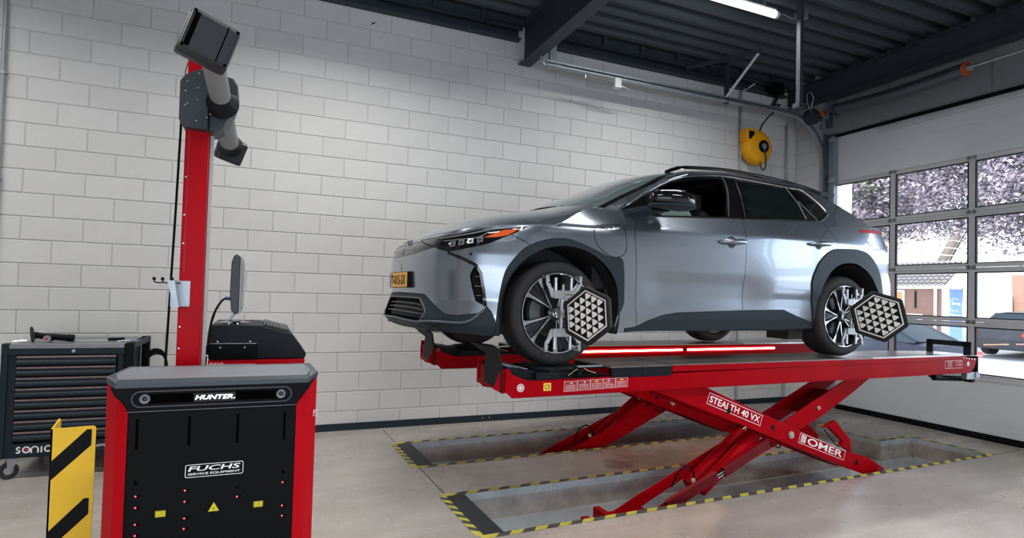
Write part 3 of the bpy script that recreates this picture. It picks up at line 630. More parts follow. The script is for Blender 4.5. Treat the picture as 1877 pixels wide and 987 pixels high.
# ---- parked cars : lofted bodies
def parked_car(name, label, x, y, rz, paint, L=4.4, H=1.42, Wd=1.76, wagon=False, group=None):
    t = thing(name, label, 'car', (0, 0, 0), group=group); t.location = (x, y, 0); t.rotation_euler = (0, 0, rz)
    prof = [(-L/2, .35, .55, .6), (-L/2+.12, .25, .74, .8), (-L*.32, .2, .86, .86), (-L*.2, .2, .92, .87), (0, .18, .94, .88), (L*.2, .18, .95, .88), (L*.38, .2, .95, .86), (L/2-.08, .25, .9, .8), (L/2, .35, .7, .66)]
    b = MB(); vs = []
    for (xx, zb, zt, w) in prof:
        for (a, c) in ((w*.93, zb), (w, zb+.18), (w, zt-.18), (w*.93, zt-.03), (w*.6, zt), (-w*.6, zt), (-w*.93, zt-.03), (-w, zt-.18), (-w, zb+.18), (-w*.93, zb)): vs.append((xx, a, c))
    n = 10; fs = [[i*n+k, i*n+(k+1) % n, (i+1)*n+(k+1) % n, (i+1)*n+k] for i in range(len(prof)-1) for k in range(n)]+[list(range(n))[::-1], list(range(len(vs)-n, len(vs)))]
    b.add(vs, fs, 0, True); b.build('body', paint, t)
    top = [(-L*.24, .92, .70), (-L*.08, H-.04, .56), (L*.08, H, .56), (L*(.30 if wagon else .2), H-.05, .54), (L*.42, .95, .68)]
    c = MB(); vs = []
    for (xx, z, w) in top: vs += [(xx, w, z), (xx, -w, z), (xx, -.78, .92), (xx, .78, .92)]
    fs = [[i*4+k, i*4+(k+1) % 4, (i+1)*4+(k+1) % 4, (i+1)*4+k] for i in range(len(top)-1) for k in range(4)]
    c.add(vs, fs); c.build('windows', MATS.get('car_glass') or mat('car_glass', (.03, .04, .045), .5, spec=.04), t)
    r = MB(); vs = []
    for (xx, z, w) in top[1:4]: vs += [(xx, w+.01, z-.02), (xx, w*.6, z+.03), (xx, -w*.6, z+.03), (xx, -w-.01, z-.02)]
    r.add(vs, [[i*4+k, i*4+k+1, (i+1)*4+k+1, (i+1)*4+k] for i in range(2) for k in range(3)], 0, True)
    for s_ in (-1, 1):
        for (i, j) in ((0, 1), (3, 4)): r.tube([(top[i][0], s_*top[i][2]*1.0, top[i][1]), (top[j][0], s_*top[j][2]*1.0, top[j][1])], .03, n=6)
        for xx in (.0,): r.tube([(xx, s_*.565, H-.03), (xx+.05, s_*.79, .93)], .028, n=6)
        r.tube([(q[0], s_*(.79), .93) for q in top], .015, n=5)
    r.build('roof', paint, t)
    for sx in (-.31, .29):
        for sy in (-1, 1):
            w = MB(); w.lathe([(.0, .0), (.2, .0), (.21, .02), (.31, .02), (.32, -.02), (.32, -.2), (0, -.2)], (L*sx, sy*.85, .32), (0, sy, 0), n=24); w.lathe([(0, .012), (.19, .012), (.2, 0.001)], (L*sx, sy*.85, .32), (0, sy, 0), n=24, mi=1); w.build('wheel', [M_rubber, M_galv], t)
    l = MB(); l.box(L/2-.10, L/2+.01, -.82, -.62, .66, .78); l.box(L/2-.10, L/2+.01, .62, .82, .66, .78); l.build('tail_lamp', MATS.get('tail_red') or mat('tail_red', (.7, .02, .01), .2), t)
    l = MB(); l.box(-L/2-.005, -L/2+.12, -.78, -.45, .55, .68); l.box(-L/2-.005, -L/2+.12, .45, .78, .55, .68); l.build('head_lamp', M_galv, t)
    return t
P_dark = mat('parked_dark_paint', (.02, .022, .032), .5, spec=.15); P_red = mat('parked_red_paint', (.35, .01, .01), .5, spec=.2); P_gr = mat('parked_grey_paint', (.05, .05, .055), .5, spec=.2)
parked_car('parked_car', 'dark estate car parked right outside the door behind the lift', 12.3, 9.10, math.radians(-88), P_dark, L=4.5, H=1.52).location.z = -.22
parked_car('parked_car', 'dark car parked across the street by the white house', 23.3, 10.5, math.radians(176), P_gr, L=4.0, wagon=True).location.z = -.11
# ---- trees with purple foliage
def tree(name, label, x, y, z0, crown, n, cols, trunk=.16, seed=1, gfrac=5):
    rnd = random.Random(seed); t = thing(name, label, 'tree', (x, y, 0))
    tr_ = MB(); tr_.tube([(x, y, -.31), (x+.1, y+.1, z0*.5), (x, y-.1, z0), (x+.2, y, z0+1.6)], [trunk, trunk*.85, trunk*.7, trunk*.3], n=8)
    for k in range(9):
        a = rnd.uniform(0, 6.28); l = rnd.uniform(1.2, 2.6); tr_.tube([(x, y, z0+.1*k), (x+math.cos(a)*l*.5, y+math.sin(a)*l*.5, z0+.15*k+.6), (x+math.cos(a)*l, y+math.sin(a)*l, z0+.15*k+.5)], [trunk*.4, trunk*.25, trunk*.08], n=5)
    tr_.build('trunk', mat('bark', (.10, .075, .06), .9, noise=.4, nscale=20), t)
    lf = MB(); vs = []; fs = []; mi = []
    clumps = []
    for _ in range(330):
        while True:
            p = Vector((rnd.uniform(-1, 1), rnd.uniform(-1, 1), rnd.uniform(-1, 1)))
            if p.length < 1: break
        clumps.append((Vector((x+p.x*crown[0], y+p.y*crown[1], z0+crown[3]+p.z*crown[2])), rnd.uniform(.35, .8), rnd.randrange(100)))
    for _ in range(n):
        c, r0, cc = clumps[rnd.randrange(len(clumps))]; q = Vector((rnd.gauss(0, 1), rnd.gauss(0, 1), rnd.gauss(0, .75)))*r0*.5
        c2 = c+q; s = rnd.uniform(.040, .075); d1 = Vector((rnd.gauss(0, 1), rnd.gauss(0, 1), rnd.gauss(0, .6))).normalized(); d2 = d1.cross(Vector((rnd.gauss(0, 1), rnd.gauss(0, 1), rnd.gauss(0, 1)))).normalized()
        k = len(vs); vs += [c2-d1*s, c2-d2*s*.45, c2+d1*s, c2+d2*s*.45]; fs.append((k, k+1, k+2, k+3)); mi.append(1 if (cc < gfrac) else (2 if rnd.random() < .3 else 0))
    me = bpy.data.meshes.new('foliage'); o3 = ORG[t.name]; me.from_pydata([tuple(v-o3) for v in vs], [], fs); me.polygons.foreach_set('material_index', mi)
    for m in cols: me.materials.append(m)
    o = bpy.data.objects.new('foliage', me); C.objects.link(o); o.parent = t; o['kind'] = 'stuff'
LP = mat('purple_leaf', (.14, .115, .135), .6); LG = mat('green_leaf', (.11, .16, .045), .6); LP2 = mat('pale_purple_leaf', (.25, .215, .25), .6); LG2 = mat('olive_leaf', (.09, .12, .06), .6)
tree('purple_leaved_tree', 'purple leaved tree over the cream house', 16.5, 13.6, 3.4, (2.4, 4.6, 2.5, 1.95), 95000, [LP, LG2, LP2], seed=3)
tree('mixed_leaved_tree', 'purple and green leaved tree over the white gable house', 15.5, 6.2, 3.3, (2.2, 4.0, 2.5, 2.0), 90000, [LP, LG, LP2], seed=5)
g = MB(); g.box(13, 13.25, 9.72, 9.95, -.3, 5.2); g.build('white_pillar', M_frame, org=(13.1, 9.8, -.3), label='bright white pillar outside beside the purple leaved tree', cat='pillar')
# ================================================================== the two scissor platforms
M_deckmetal = mat('worn_runway_steel', (.15, .135, .13), .30, metal=.45, noise=.5, nscale=7, col2=(.25, .225, .215))
M_bolt = mat('zinc_bolt', (.6, .58, .52), .35, metal=.9)
M_tube = mat('lift_light_tube', (1, .5, .35), .4, emit=(1, .66, .40), estr=26.0)
M_darkred = mat('shaded_lift_red', (.35, .02, .02), .5, noise=.4, nscale=9)  # lift red with shade put into the colour, for inner and far parts
M_blk = mat('black_powder_coat', (.008, .011, .014), .5, spec=.15, noise=.3, nscale=20)
M_hose = mat('teal_hose', (.03, .32, .42), .5)
M_yellow_lab = mat('sticker_yellow', (.80, .52, .05), .5)
M_red_lab = mat('sticker_dark_red', (.40, .01, .02), .5)
def plate(poly, v0, t, name, parent, m=None, holes=()):
    g = MB(); g.prism(poly, (0, v0, 0), (1, 0, 0), (0, 0, 1), (0, 1, 0), t); o = g.build(name, m or M_red, parent, bevel=.002); return o
def bolt(u, v, z, r, parent, name='pivot_bolt'):
    g = MB(); g.cyl((u, v, z), (u, v-.012, z), r, n=18); g.cyl((u, v-.012, z), (u, v-.022, z), r*.55, n=6, mi=0); g.build(name, M_bolt, parent)
def ring(mb, cx, cz, r0, r1, v, n=24, mi=0):
    vs = [(cx+r*math.cos(2*math.pi*i/n), v, cz+r*math.sin(2*math.pi*i/n)) for r in (r0, r1) for i in range(n)]
    mb.add(vs, [[i, (i+1) % n, n+(i+1) % n, n+i] for i in range(n)], mi)
def rect_outline(mb, o, ex, ey, w, h, t, mi=0):
    o, ex, ey = Vector(o), Vector(ex), Vector(ey)
    for a0, a1, b0, b1 in ((0, w, 0, t), (0, w, h-t, h), (0, t, t, h-t), (w-t, w, t, h-t)):
        mb.quad(o+ex*a0+ey*b0, o+ex*a1+ey*b0, o+ex*a1+ey*b1, o+ex*a0+ey*b1, mi)
def lift(V0, near):
    lab = 'near red scissor lift platform with white lettering, carrying the camera-side wheels' if near else 'far red scissor lift platform by the block wall, with glowing light tubes on its side'
    t = thing('scissor_lift_platform', lab, 'car lift', (4.05, V0+.24, DP), rz=TH, group=None)
    V1 = V0+.48; u0, u1 = 1.49, 6.49
    # runway : side channels, deck plates
    for vv, s in ((V0, 1), (V1, -1)):
        g = MB(); a = vv; b = vv+.012*s
        g.prism([(u0+.04, .795), (u1, .80), (u1+.06, .845), (u1+.10, .935), (u1-.05, .945), (2.25, .905), (u0+.15, .900), (u0+.03, .945), (u0, .945), (u0, .83)], (0, min(a, b), 0), (1, 0, 0), (0, 0, 1), (0, 1, 0), .012)
        g.box(u0+.05, u1, min(a, a+.05*s), max(a, a+.05*s), .795, .803)
        g.build('side_beam', M_red, t, bevel=.002)
        g = MB(); a2 = a-.006*s; g.prism([(2.78, .922), (5.75, .922), (6.40, .945), (6.40, .962), (2.78, .966)], (0, min(a2, a2+.02*s), 0), (1, 0, 0), (0, 0, 1), (0, 1, 0), .02); g.build('top_flange', M_red, t, bevel=.002)
        for (x0, x1) in ((2.262, 2.514), (2.518, 2.775)):
            g = MB(); g.box(x0, x1, min(a2, a2+.03*s), max(a2, a2+.03*s), .897, .964, bev=.002); g.build('black_side_block', M_blk, t)
        g = MB(); g.box(1.69, 1.86, min(a2, a2+.03*s), max(a2, a2+.03*s), .905, .950, bev=.002); g.build('black_side_block', M_blk, t)
    for (x0, x1) in ((2.26, 2.515), (2.519, 2.778)):
        g = MB(); g.box(x0, x1, V0+.0, V1-.0, .962, .972); g.build('deck_plate', M_deckmetal, t)
    g = MB(); g.box(2.782, 5.0, V0, V1, .962, .974); g.build('deck_plate', M_deckmetal, t)
    g = MB(); g.prism([(5.004, .962), (6.46, .962), (6.70, .953), (6.70, .960), (5.75, .977), (5.004, .974)], (0, V0+.01, 0), (1, 0, 0), (0, 0, 1), (0, 1, 0), .46); g.build('rear_slip_plate', mat('galvanised_slip_plate', (.50, .52, .54), .25, metal=.85, noise=.3, nscale=9), t)
    g = MB(); g.box(1.50, 2.26, V0+.012, V1-.012, .895, .905); g.build('recess_floor', M_blk, t)
    # turntable
    g = MB(); g.cyl((1.90, V0+.235, .905), (1.90, V0+.235, .945), .215, n=40); g.build('turntable_base', M_blk, t)
    g = MB(); g.lathe([(0, .972), (.19, .972), (.195, .966), (.195, .950), (0, .95)], (1.90, V0+.235, 0), (0, 0, 1), n=40); g.build('turntable_disc', M_blk, t)
    g = MB(); g.tube([(1.75, V0+.02, .925), (1.95, V0+.015, .93), (2.1, V0+.02, .92), (2.24, V0+.03, .925)], .006, n=6); g.tube([(1.80, V0+.03, .95), (1.98, V0+.03, .955), (2.06, V0+.02, .95)], .008, n=6); g.box(2.00, 2.035, V0+.005, V0+.04, .92, .955); g.build('turntable_cable', M_black, t)
    g = MB(); g.tube([(1.93, V0+.0, .925), (1.96, V0+.0, .945), (2.0, V0+.005, .965)], .002, n=5); g.tube([(2.05, V0+.005, .968), (2.08, V0, .95), (2.14, V0, .935)], .002, n=5); g.build('lock_pin_string', mat('string_yellow', (.75, .65, .35), .6), t)
    g = MB(); g.box(2.04, 2.24, V0+.07, V0+.10, .965, .975); g.build('bridge_rail', M_galv, t)
    # ramp block with hexagon grips
    g = MB(); g.prism([(1.50, .905), (1.71, .905), (1.71, .955), (1.50, .985)], (0, V0+.04, 0), (1, 0, 0), (0, 0, 1), (0, 1, 0), .40); g.build('ramp_block', M_blk, t)
    g = MB()
    for i in range(3):
        for j in range(6):
            cu, cvv = 1.54+i*.055, V0+.09+j*.058+(i % 2)*.029; z = .985-(cu-1.50)*.143+.003
            pts = [(cu+.024*math.cos(math.pi/3*k), cvv+.027*math.sin(math.pi/3*k), z-.024*math.cos(math.pi/3*k)*.143) for k in range(6)]
            g.tube(pts, .0022, n=4, closed=True)
    g.build('hexagon_grip', M_galv, t, kind='stuff')
    # front stop
    g = MB(); g.box(u0-.012, u0, V0, V1, .83, .945); g.build('front_plate', M_red, t)
    g = MB(); g.prism([(1.53, .93), (1.50, 1.00), (1.470, 1.00), (1.470, .865), (1.53, .83)], (0, V0+.43, 0), (1, 0, 0), (0, 0, 1), (0, 1, 0), .012); g.prism([(1.49, .93), (1.52, .975), (1.46, .975), (1.41, .855), (1.48, .82)], (0, V0+.02, 0), (1, 0, 0), (0, 0, 1), (0, 1, 0), .012); g.build_each('hinge_ear', M_red, t, bevel=.0015)
    g = MB()
    g.prism([(.0, .83), (.27, .87), (.275, .99), (.25, 1.05), (.50, 1.082), (.50, 1.106), (.12, 1.106), (.06, 1.09), (.0, .99)], (1.455, V0+.015, 0), (0, 1, 0), (0, 0, 1), (1, 0, 0), .012)
    g.box(1.43, 1.467, V0+.12, V0+.50, 1.098, 1.108, bev=.002)
    g.build('wheel_stop', M_blk, t)
    g = MB(); g.cyl((1.49, V0-.015, .955), (1.49, V0+.47, .955), .013, n=12); g.cyl((1.49, V0-.02, .955), (1.49, V0-.004, .955), .018, n=12); g.build('stop_hinge_pin', M_red if near else M_darkred, t)
    # ---- scissor arms
    A = [(2.70, .86), (2.80, .86), (3.157, .786), (4.2, .374), (4.68, .187), (5.01, .10), (5.25, -.025), (5.13, -.10), (4.884, -.018), (3.967, .314), (3.496, .490), (2.62, .80)]
    B = [(5.25, .83), (5.143, .785), (4.907, .663), (4.56, .503), (4.02, .292), (3.40, .082), (2.92, -.115), (2.62, -.25), (2.50, -.19), (2.80, -.062), (2.86, -.040), (3.85, .355), (4.054, .466), (4.836, .788), (4.95, .83)]
    if not near: B = [q for q in B if q not in ((4.02, .292), (3.40, .082), (2.92, -.115))]; B[4:4] = [(4.0, .262), (2.92, -.185)]
    vA, vB = V0+.05, V0+.11; wA, wB = .38, .26
    for v in (vA, vA+wA-.012): plate(A, v, .012, 'scissor_arm', t)
    for v in (vB, vB+wB-.012): plate(B, v, .012, 'scissor_arm', t)
    g = MB()
    g.bar((4.35, vB+wB/2, .50), (4.75, vB+wB/2, .665), wB-.02, .008); g.build_each('arm_web', M_darkred, t)
    g = MB(); g.bar((4.45, vA+wA/2, .16), (5.05, vA+wA/2, -.06), wA-.02, .008); g.bar((2.8, vA+wA/2, .79), (3.5, vA+wA/2, .53), wA-.02, .008); g.build_each('arm_web', M_darkred, t)
    g = MB(); g.cyl((4.05, V0+.03, .365), (4.05, V1-.03, .365), .022, n=16); g.build('pivot_shaft', M_bolt, t)
    bolt(4.05, vA, .367, .030, t)
    bolt(4.45, vB, .55, .018, t); bolt(3.09, vB, .09, .018, t)
    for (hu, hz) in ((3.851, .439), (4.868, .063), (3.38, .60)):
        g = MB(); g.cyl((hu, vA-.0015, hz), (hu, vA+.002, hz), .022, n=16); g.build('arm_hole', M_black, t)
    # hydraulic cylinder pair
    for dv in (.17, .30):
        g = MB(); g.cyl((3.22, V0+dv, -.02), (3.78, V0+dv, .36), .052, n=20); g.build('hydraulic_cylinder', M_red, t)
        g = MB(); g.cyl((3.78, V0+dv, .36), (3.90, V0+dv, .445), .02, n=16); g.build('piston_rod', M_chrome, t)
    # perforated hose guards along the arm
    def guard(a, b):
        g = MB(); a = Vector((a[0], vB-.03, a[1])); b = Vector((b[0], vB-.03, b[1])); d = (b-a); L = d.length; d.normalize(); n = Vector((-d.z, 0, d.x)); w = .075
        g.add([a, b, b-n*w, a-n*w, a+Vector((0, .03, 0)), b+Vector((0, .03, 0)), b-n*w+Vector((0, .03, 0)), a-n*w+Vector((0, .03, 0))], [[0, 1, 2, 3], [0, 4, 5, 1], [3, 2, 6, 7]], 0)
        nn = int(L/.016)
        for i in range(nn):
            for j in range(4):
                c = a+d*((i+.5+(j % 2)*.5)*L/nn)-n*(.012+j*.017)+Vector((0, -.0012, 0))
                if (c-a).dot(d) > L-.006: continue
                g.add([c+(d*math.cos(q*math.pi/3)+n*math.sin(q*math.pi/3))*.0062 for q in range(6)], [[0, 1, 2, 3, 4, 5]], 1)
        g.build('perforated_guard', [mat('guard_dark_red', (.22, .002, .008), .5), M_black], t, weld=False)
    if near: guard((2.82, -.03), (3.30, .135)); guard((3.37, .155), (3.84, .345))
    g = MB()
    for k in range(4 if near else 0): g.tube([(3.27, vB-.015, .095-.012*k), (3.35, vB-.02, .13-.012*k), (3.42, vB-.015, .155-.012*k)], .006, n=6, mi=k % 2)
    if near: g.build('hydraulic_hose', [M_black, M_steel], t)
    g = MB(); g.tube(smooth3([(3.85, vB-.03, .31), (3.93, vB-.05, .27), (3.97, vB-.03, .30), (3.95, vB, .36)]), .006, n=6); g.tube(smooth3([(2.98, vB+.1, .02), (3.0, vB+.05, .14), (3.09, vB+.05, .18), (3.17, vB+.08, .12), (3.2, vB+.1, .06)]), .007, n=6); g.build_each('hydraulic_hose', M_black, t)
    # short strut on the right of the pivot
    g = MB(); g.prism([(4.56, .37), (4.70, .42), (4.90, .24), (4.92, .12), (4.78, .20), (4.80, .24), (4.62, .37)], (0, vB+.02, 0), (1, 0, 0), (0, 0, 1), (0, 1, 0), .03); g.prism([(4.50, .36), (4.60, .38), (4.78, .24), (4.78, .10), (4.66, .18)], (0, vB+.24, 0), (1, 0, 0), (0, 0, 1), (0, 1, 0), .03); g.build('safety_strut', M_red, t)
    g = MB()
    for k in range(11): g.box(4.56+k*.022, 4.572+k*.022, vB+.015, vB+.02, .335-k*.020, .352-k*.020)
    g.build('strut_teeth', M_black, t)
    # base frame in the pit
    g = MB(); zb = DP
    g.box(2.30, 2.75, V0+.07, V0+.42, zb, zb+.012); g.box(2.30, 5.55, V0+.07, V0+.12, zb, zb+.09); g.box(2.30, 5.55, V0+.37, V0+.42, zb, zb+.09); g.box(2.30, 2.36, V0+.1, V0+.40, zb, zb+.12); g.box(4.55, 4.9, V0+.075, V0+.20, zb+.09, zb+.15); g.box(2.42, 2.47, V0+.08, V0+.42, zb, -.13); g.box(2.47, 2.85, V0+.10, V0+.40, -.19, -.175); g.box(2.47, 2.75, V0+.08, V0+.10, zb, -.14)
    g.build('base_frame', M_red, t, bevel=.002)
    g = MB(); g.cyl((2.55, V0+.08, zb+.07), (2.55, V0+.42, zb+.07), .03, n=14); g.cyl((2.42, V0+.14, zb+.01), (2.42, V0+.14, zb+.06), .012, n=8, mi=1); g.build('base_pin', [M_darkred, M_bolt], t)
    g = MB(); g.cyl((5.18, V0+.04, -.05), (5.18, V0+.44, -.05), .045, n=18); g.build('roller', M_darkred, t)
    # side lamps between the platforms
    vs = V1+.004 if near else V0-.004; s = 1 if near else -1
    for (a, b) in ((2.55, 4.10), (4.17, 5.42)):
        g = MB(); g.box(a-.01, b+.01, min(vs, vs+.022*s), max(vs, vs+.022*s), .895, .945); g.build('lamp_housing', M_red, t)
        g = MB(); g.cyl((a, vs+.026*s, .920), (b, vs+.026*s, .920), .009, n=10); g.build('light_tube', M_tube, t)
    # rear end : wheel chock frame, rollers
    if near:
        g = MB(); g.box(6.60, 6.615, V0+.06, V0+.125, .955, 1.09); g.box(6.60, 6.615, V0+.41, V0+.47, .955, 1.09); g.box(6.60, 6.615, V0+.06, V0+.47, 1.04, 1.09); g.box(6.60, 6.615, V0-.0, V0+.50, .78, .955); g.build('rear_stop_frame', M_blk, t)
        g = MB(); g.cyl((6.10, V0+.12, .745), (6.55, V0+.12, .72), .026, n=14); g.cyl((6.57, V0+.02, .725), (6.57, V0+.10, .725), .032, n=16); g.box(5.98, 6.08, V0+.03, V0+.10, .76, .79); g.cyl((6.04, V0+.05, .765), (6.04, V0+.1, .765), .02, n=12); g.build('ramp_roller', M_black, t)
        g = MB(); g.box(6.44, 6.60, V0+.01, V0+.06, .73, .80); g.box(6.58, 6.64, V0+.0, V0+.05, .74, .80); g.build('ramp_bracket', M_galv, t)
        g = MB()
        for k in range(5): g.cyl((6.36+.045*k, V0-.006, .944-.004*k), (6.36+.045*k, V0+.0, .944-.004*k), .008, n=8)
        g.build('edge_bolt', M_bolt, t)
        # stickers
        vL = V0-.0012; X = (1, 0, 0); Z = (0, 0, 1)
        g = MB(); ring(g, 1.585, .858, .0, .026, vL, mi=0); ring(g, 1.585, .858, .012, .016, vL-.0006, mi=1); ring(g, 1.585, .858, .020, .0225, vL-.0006, mi=1); g.build('round_sticker', [M_white_ink, M_red_lab], t)
        g = MB(); ring(g, 6.44, .885, .0, .024, vL, mi=0); ring(g, 6.44, .885, .012, .016, vL-.0006, mi=1); g.build('round_sticker', [M_white_ink, M_red_lab], t)
        g = MB(); g.quad((1.747, vL, .832), (1.802, vL, .832), (1.802, vL, .882), (1.747, vL, .882)); put_text(g, 'CE', (1.755, vL-.0006, .842), X, Z, .030, .040, mi=1); g.build('ce_sticker', [M_yellow_lab, M_black], t, label='yellow CE sticker')
        g = MB(); w = .099
        rows = (['ATTENZIONE', 'NON SOSTARE', 'SOTTO IL CARICO'], ['DEFENSE DE', 'STATIONNER', 'SOUS LA CHARGE'], ['ES IST VERBOTEN', 'SICH UNTER DER', 'LAST AUFZUHALTEN'], ['DO NOT', 'STAND UNDER', 'THE LOAD'], ['PROHIBIDO ESTAR', 'DEBAJO DE LA', 'CARGA ELEVADA'])
        g.quad((1.895, vL, .818), (2.40, vL, .832), (2.40, vL, .908-.010), (1.895, vL, .886), 1)
        flag = [(2, 3), (4, 3), (5, 6), (3, 4), (5, 5)]
        for k in range(5):
            xx = 1.898+k*.1005; rect_outline(g, (xx, vL-.0006, .821+k*.0025), X, Z, w, .066, .002)
            for q, tx in enumerate(rows[k]): put_text(g, tx, (xx+.012, vL-.0006, .854+k*.0025-q*.0125), X, Z, .0085, w-.026 if len(tx) > 7 else .05)
            g.quad((xx+.035, vL-.0006, .870+k*.0025), (xx+.049, vL-.0006, .870+k*.0025), (xx+.049, vL-.0006, .878+k*.0025), (xx+.035, vL-.0006, .878+k*.0025), flag[k][0]); g.quad((xx+.049, vL-.0006, .870+k*.0025), (xx+.063, vL-.0006, .870+k*.0025), (xx+.063, vL-.0006, .878+k*.0025), (xx+.049, vL-.0006, .878+k*.0025), flag[k][1])
        g.build('warning_sticker', [M_white_ink, M_red_lab, mat('ink_green', (.02, .3, .08), .5), mat('ink_pale', (.8, .8, .8), .5), mat('ink_blue', (.05, .08, .4), .5), M_yellow_lab, mat('ink_yellow', (.8, .5, .02), .5)], t, label='row of five small warning panels with flags', weld=False)
        g = MB(); rect_outline(g, (6.06, vL, .848), X, Z, .28, .075, .003)
        for q, tx in enumerate(('PORTATA MAX', 'CHARGE MAX', 'TRAGKRAFT', 'MAX CAPACITY', 'CARGA MAX')): put_text(g, tx, (6.10, vL-.0004, .910-q*.0125), X, Z, .0085, .075)
        for q, tx in enumerate(('KG  4000', 'LBS  8800')): put_text(g, tx, (6.235, vL-.0004, .900-q*.028), X, Z, .015, .085)
        g.build('capacity_sticker', M_white_ink, t, weld=False)
        # big lettering on the arm
        vA2 = vA-.0012
        def armlabel(o, e, w, h, build):
            ex = Vector((e[0], 0, e[1])).normalized(); ey = Vector((-ex.z, 0, ex.x)); g = MB(); rect_outline(g, (o[0], vA2, o[1]), ex, ey, w, h, .004); build(g, Vector((o[0], vA2, o[1])), ex, ey); return g
        g = armlabel((3.155, .668), (.555, -.207), .592, .086, lambda g, o, ex, ey: put_text(g, 'STEALTH 40 VX', o+ex*.02+ey*.018, ex, ey, .052, .552, bold=.02))
        g.build('model_lettering', M_white_ink, t, label='white lettering STEALTH 40 VX', weld=False)
        def om(g, o, ex, ey):
            for a in range(5): 
                for b in range(2): q = o+ex*(.022+b*.032)+ey*(.014+a*.0125); g.quad(q, q+ex*.028, q+ex*.028+ey*.009, q+ey*.009)
            put_text(g, 'OMER', o+ex*.105+ey*.014, ex, ey, .058, .455, bold=.015)
        g = armlabel((4.14, .297), (.55, -.194), .592, .084, om); g.build('maker_lettering', M_white_ink, t, label='white lettering OMER with a small striped square', weld=False)
    return t
L_near = lift(3.25, True); L_far = lift(4.67, False)
g = MB(); Vn = 3.25
g.tube(smooth3([(2.20, Vn+.18, DP+.01), (2.22, Vn+.17, DP+.10), (2.30, Vn+.16, DP+.15), (2.40, Vn+.15, DP+.14), (2.48, Vn+.14, DP+.12)]), .007, n=6)
g.build('air_hose', M_hose, org=(2.2, Vn+.1, DP), rz=TH, label='thin teal air hose loop lying in the near pit', cat='hose')
# ================================================================== the grey car on the lift
CARV = 4.2
PLAN = [(1.045,0),(1.047,.15),(1.055,.30),(1.075,.45),(1.117,.60),(1.20,.735),(1.33,.83),(1.50,.885),(1.75,.918),(2.10,.93),
        (2.60,.932),(3.20,.932),(3.80,.932),(4.40,.93),(4.80,.920),(5.10,.898),(5.31,.86),(5.46,.79),(5.545,.69),(5.59,.56),(5.625,.40),(5.645,.20),(5.65,0)]
def _spline(P,n):
    P=[np.array(p,float) for p in P];out=[]
    Q=[2*P[0]-P[1]]+P+[2*P[-1]-P[-2]]
    for i in range(1,len(Q)-2):
        a,b,c,d=Q[i-1:i+3]
        for k in range(n):
            t=k/n;out.append(.5*((2*b)+(c-a)*t+(2*a-5*b+4*c-d)*t*t+(-a+3*b-3*c+d)*t**3))
    out.append(P[-1]);return np.array(out)
PC=_spline(PLAN,24)
PS=np.concatenate([[0],np.cumsum(np.hypot(*np.diff(PC,axis=0).T))])
PT=np.gradient(PC,PS,axis=0)
for _ in range(3): PT[1:-1]=(PT[:-2]+2*PT[1:-1]+PT[2:])/4
PT/=np.hypot(PT[:,0],PT[:,1])[:,None]
SMAX=PS[-1]
def u2s(u): return float(np.interp(u,PC[:,0],PS))
# inset profiles at stations s : (z, inset)
def _prof(u): return u2s(u)
F0=[(1.10,.16),(1.17,.05),(1.23,-.035),(1.27,-.045),(1.33,-.02),(1.40,.005),(1.50,.0),(1.60,-.005),(1.70,.0),(1.76,.012),(1.82,.06),(1.90,.16),(2.05,.4),(2.6,.9)]
F1=[(1.10,.10),(1.17,.03),(1.23,.00),(1.30,.00),(1.40,.01),(1.50,.005),(1.60,.0),(1.70,.0),(1.78,.01),(1.85,.03),(1.92,.08),(2.05,.28),(2.6,.8)]
F2=[(1.10,.07),(1.20,.03),(1.30,.01),(1.45,.0),(1.60,-.005),(1.75,.0),(1.85,.004),(1.905,.014),(1.925,.030),(1.96,.074),(2.02,.145),(2.08,.22),(2.14,.33),(2.6,.8)]
F3=[(1.10,.08),(1.20,.045),(1.30,.025),(1.45,.02),(1.60,.005),(1.75,.0),(1.86,.003),(1.92,.010),(1.95,.022),(2.00,.048),(2.05,.075),(2.10,.12),(2.20,.18),(2.50,.33),(2.6,.40)]
D1=[(1.10,.08),(1.20,.05),(1.30,.03),(1.38,.028),(1.46,.036),(1.55,.030),(1.65,.008),(1.80,.0),(1.92,.002),(1.938,.006),(2.09,.062),(2.13,.080),(2.30,.155),(2.45,.245),(2.50,.29),(2.60,.42)]
D2=[(1.10,.08),(1.20,.05),(1.30,.025),(1.38,.02),(1.46,.018),(1.52,.006),(1.62,.0),(1.80,.0),(1.945,.001),(1.962,.006),(2.10,.064),(2.14,.085),(2.30,.16),(2.45,.245),(2.50,.29),(2.60,.42)]
R1=[(1.10,.07),(1.20,.04),(1.35,.01),(1.50,.0),(1.65,.0),(1.80,.0),(1.92,.0),(1.95,.006),(2.02,.035),(2.12,.08),(2.25,.15),(2.40,.24),(2.48,.30),(2.60,.46)]
R2=[(1.10,.08),(1.20,.03),(1.35,-.01),(1.50,-.03),(1.62,-.03),(1.72,-.0),(1.85,.01),(1.98,.012),(2.05,.03),(2.10,.05),(2.18,.10),(2.30,.25),(2.45,.55),(2.60,.9)]
STN=[(0,F0),(u2s(1.08),F0),(u2s(1.35),F1),(u2s(1.75),F2),(u2s(2.05),F2),(u2s(2.42),F3),(u2s(2.75),D1),(u2s(3.45),D1),(u2s(3.85),D2),(u2s(4.5),D2),(u2s(4.95),R1),(u2s(5.35),R1),(u2s(5.55),R2),(SMAX+.01,R2)]
NZ=301;ZT=np.linspace(1.05,2.65,NZ);NS=501;ST=np.linspace(0,SMAX,NS)
def _mono(pr):
    z=np.array([p[0] for p in pr]);d=np.array([p[1] for p in pr])
    y=np.interp(ZT,z,d)
    k=np.exp(-np.linspace(-1.6,1.6,5)**2);k/=k.sum()
    return np.convolve(np.pad(y,2,'edge'),k,'valid')
_G=[_mono(p) for _,p in STN];_SS=[s for s,_ in STN]
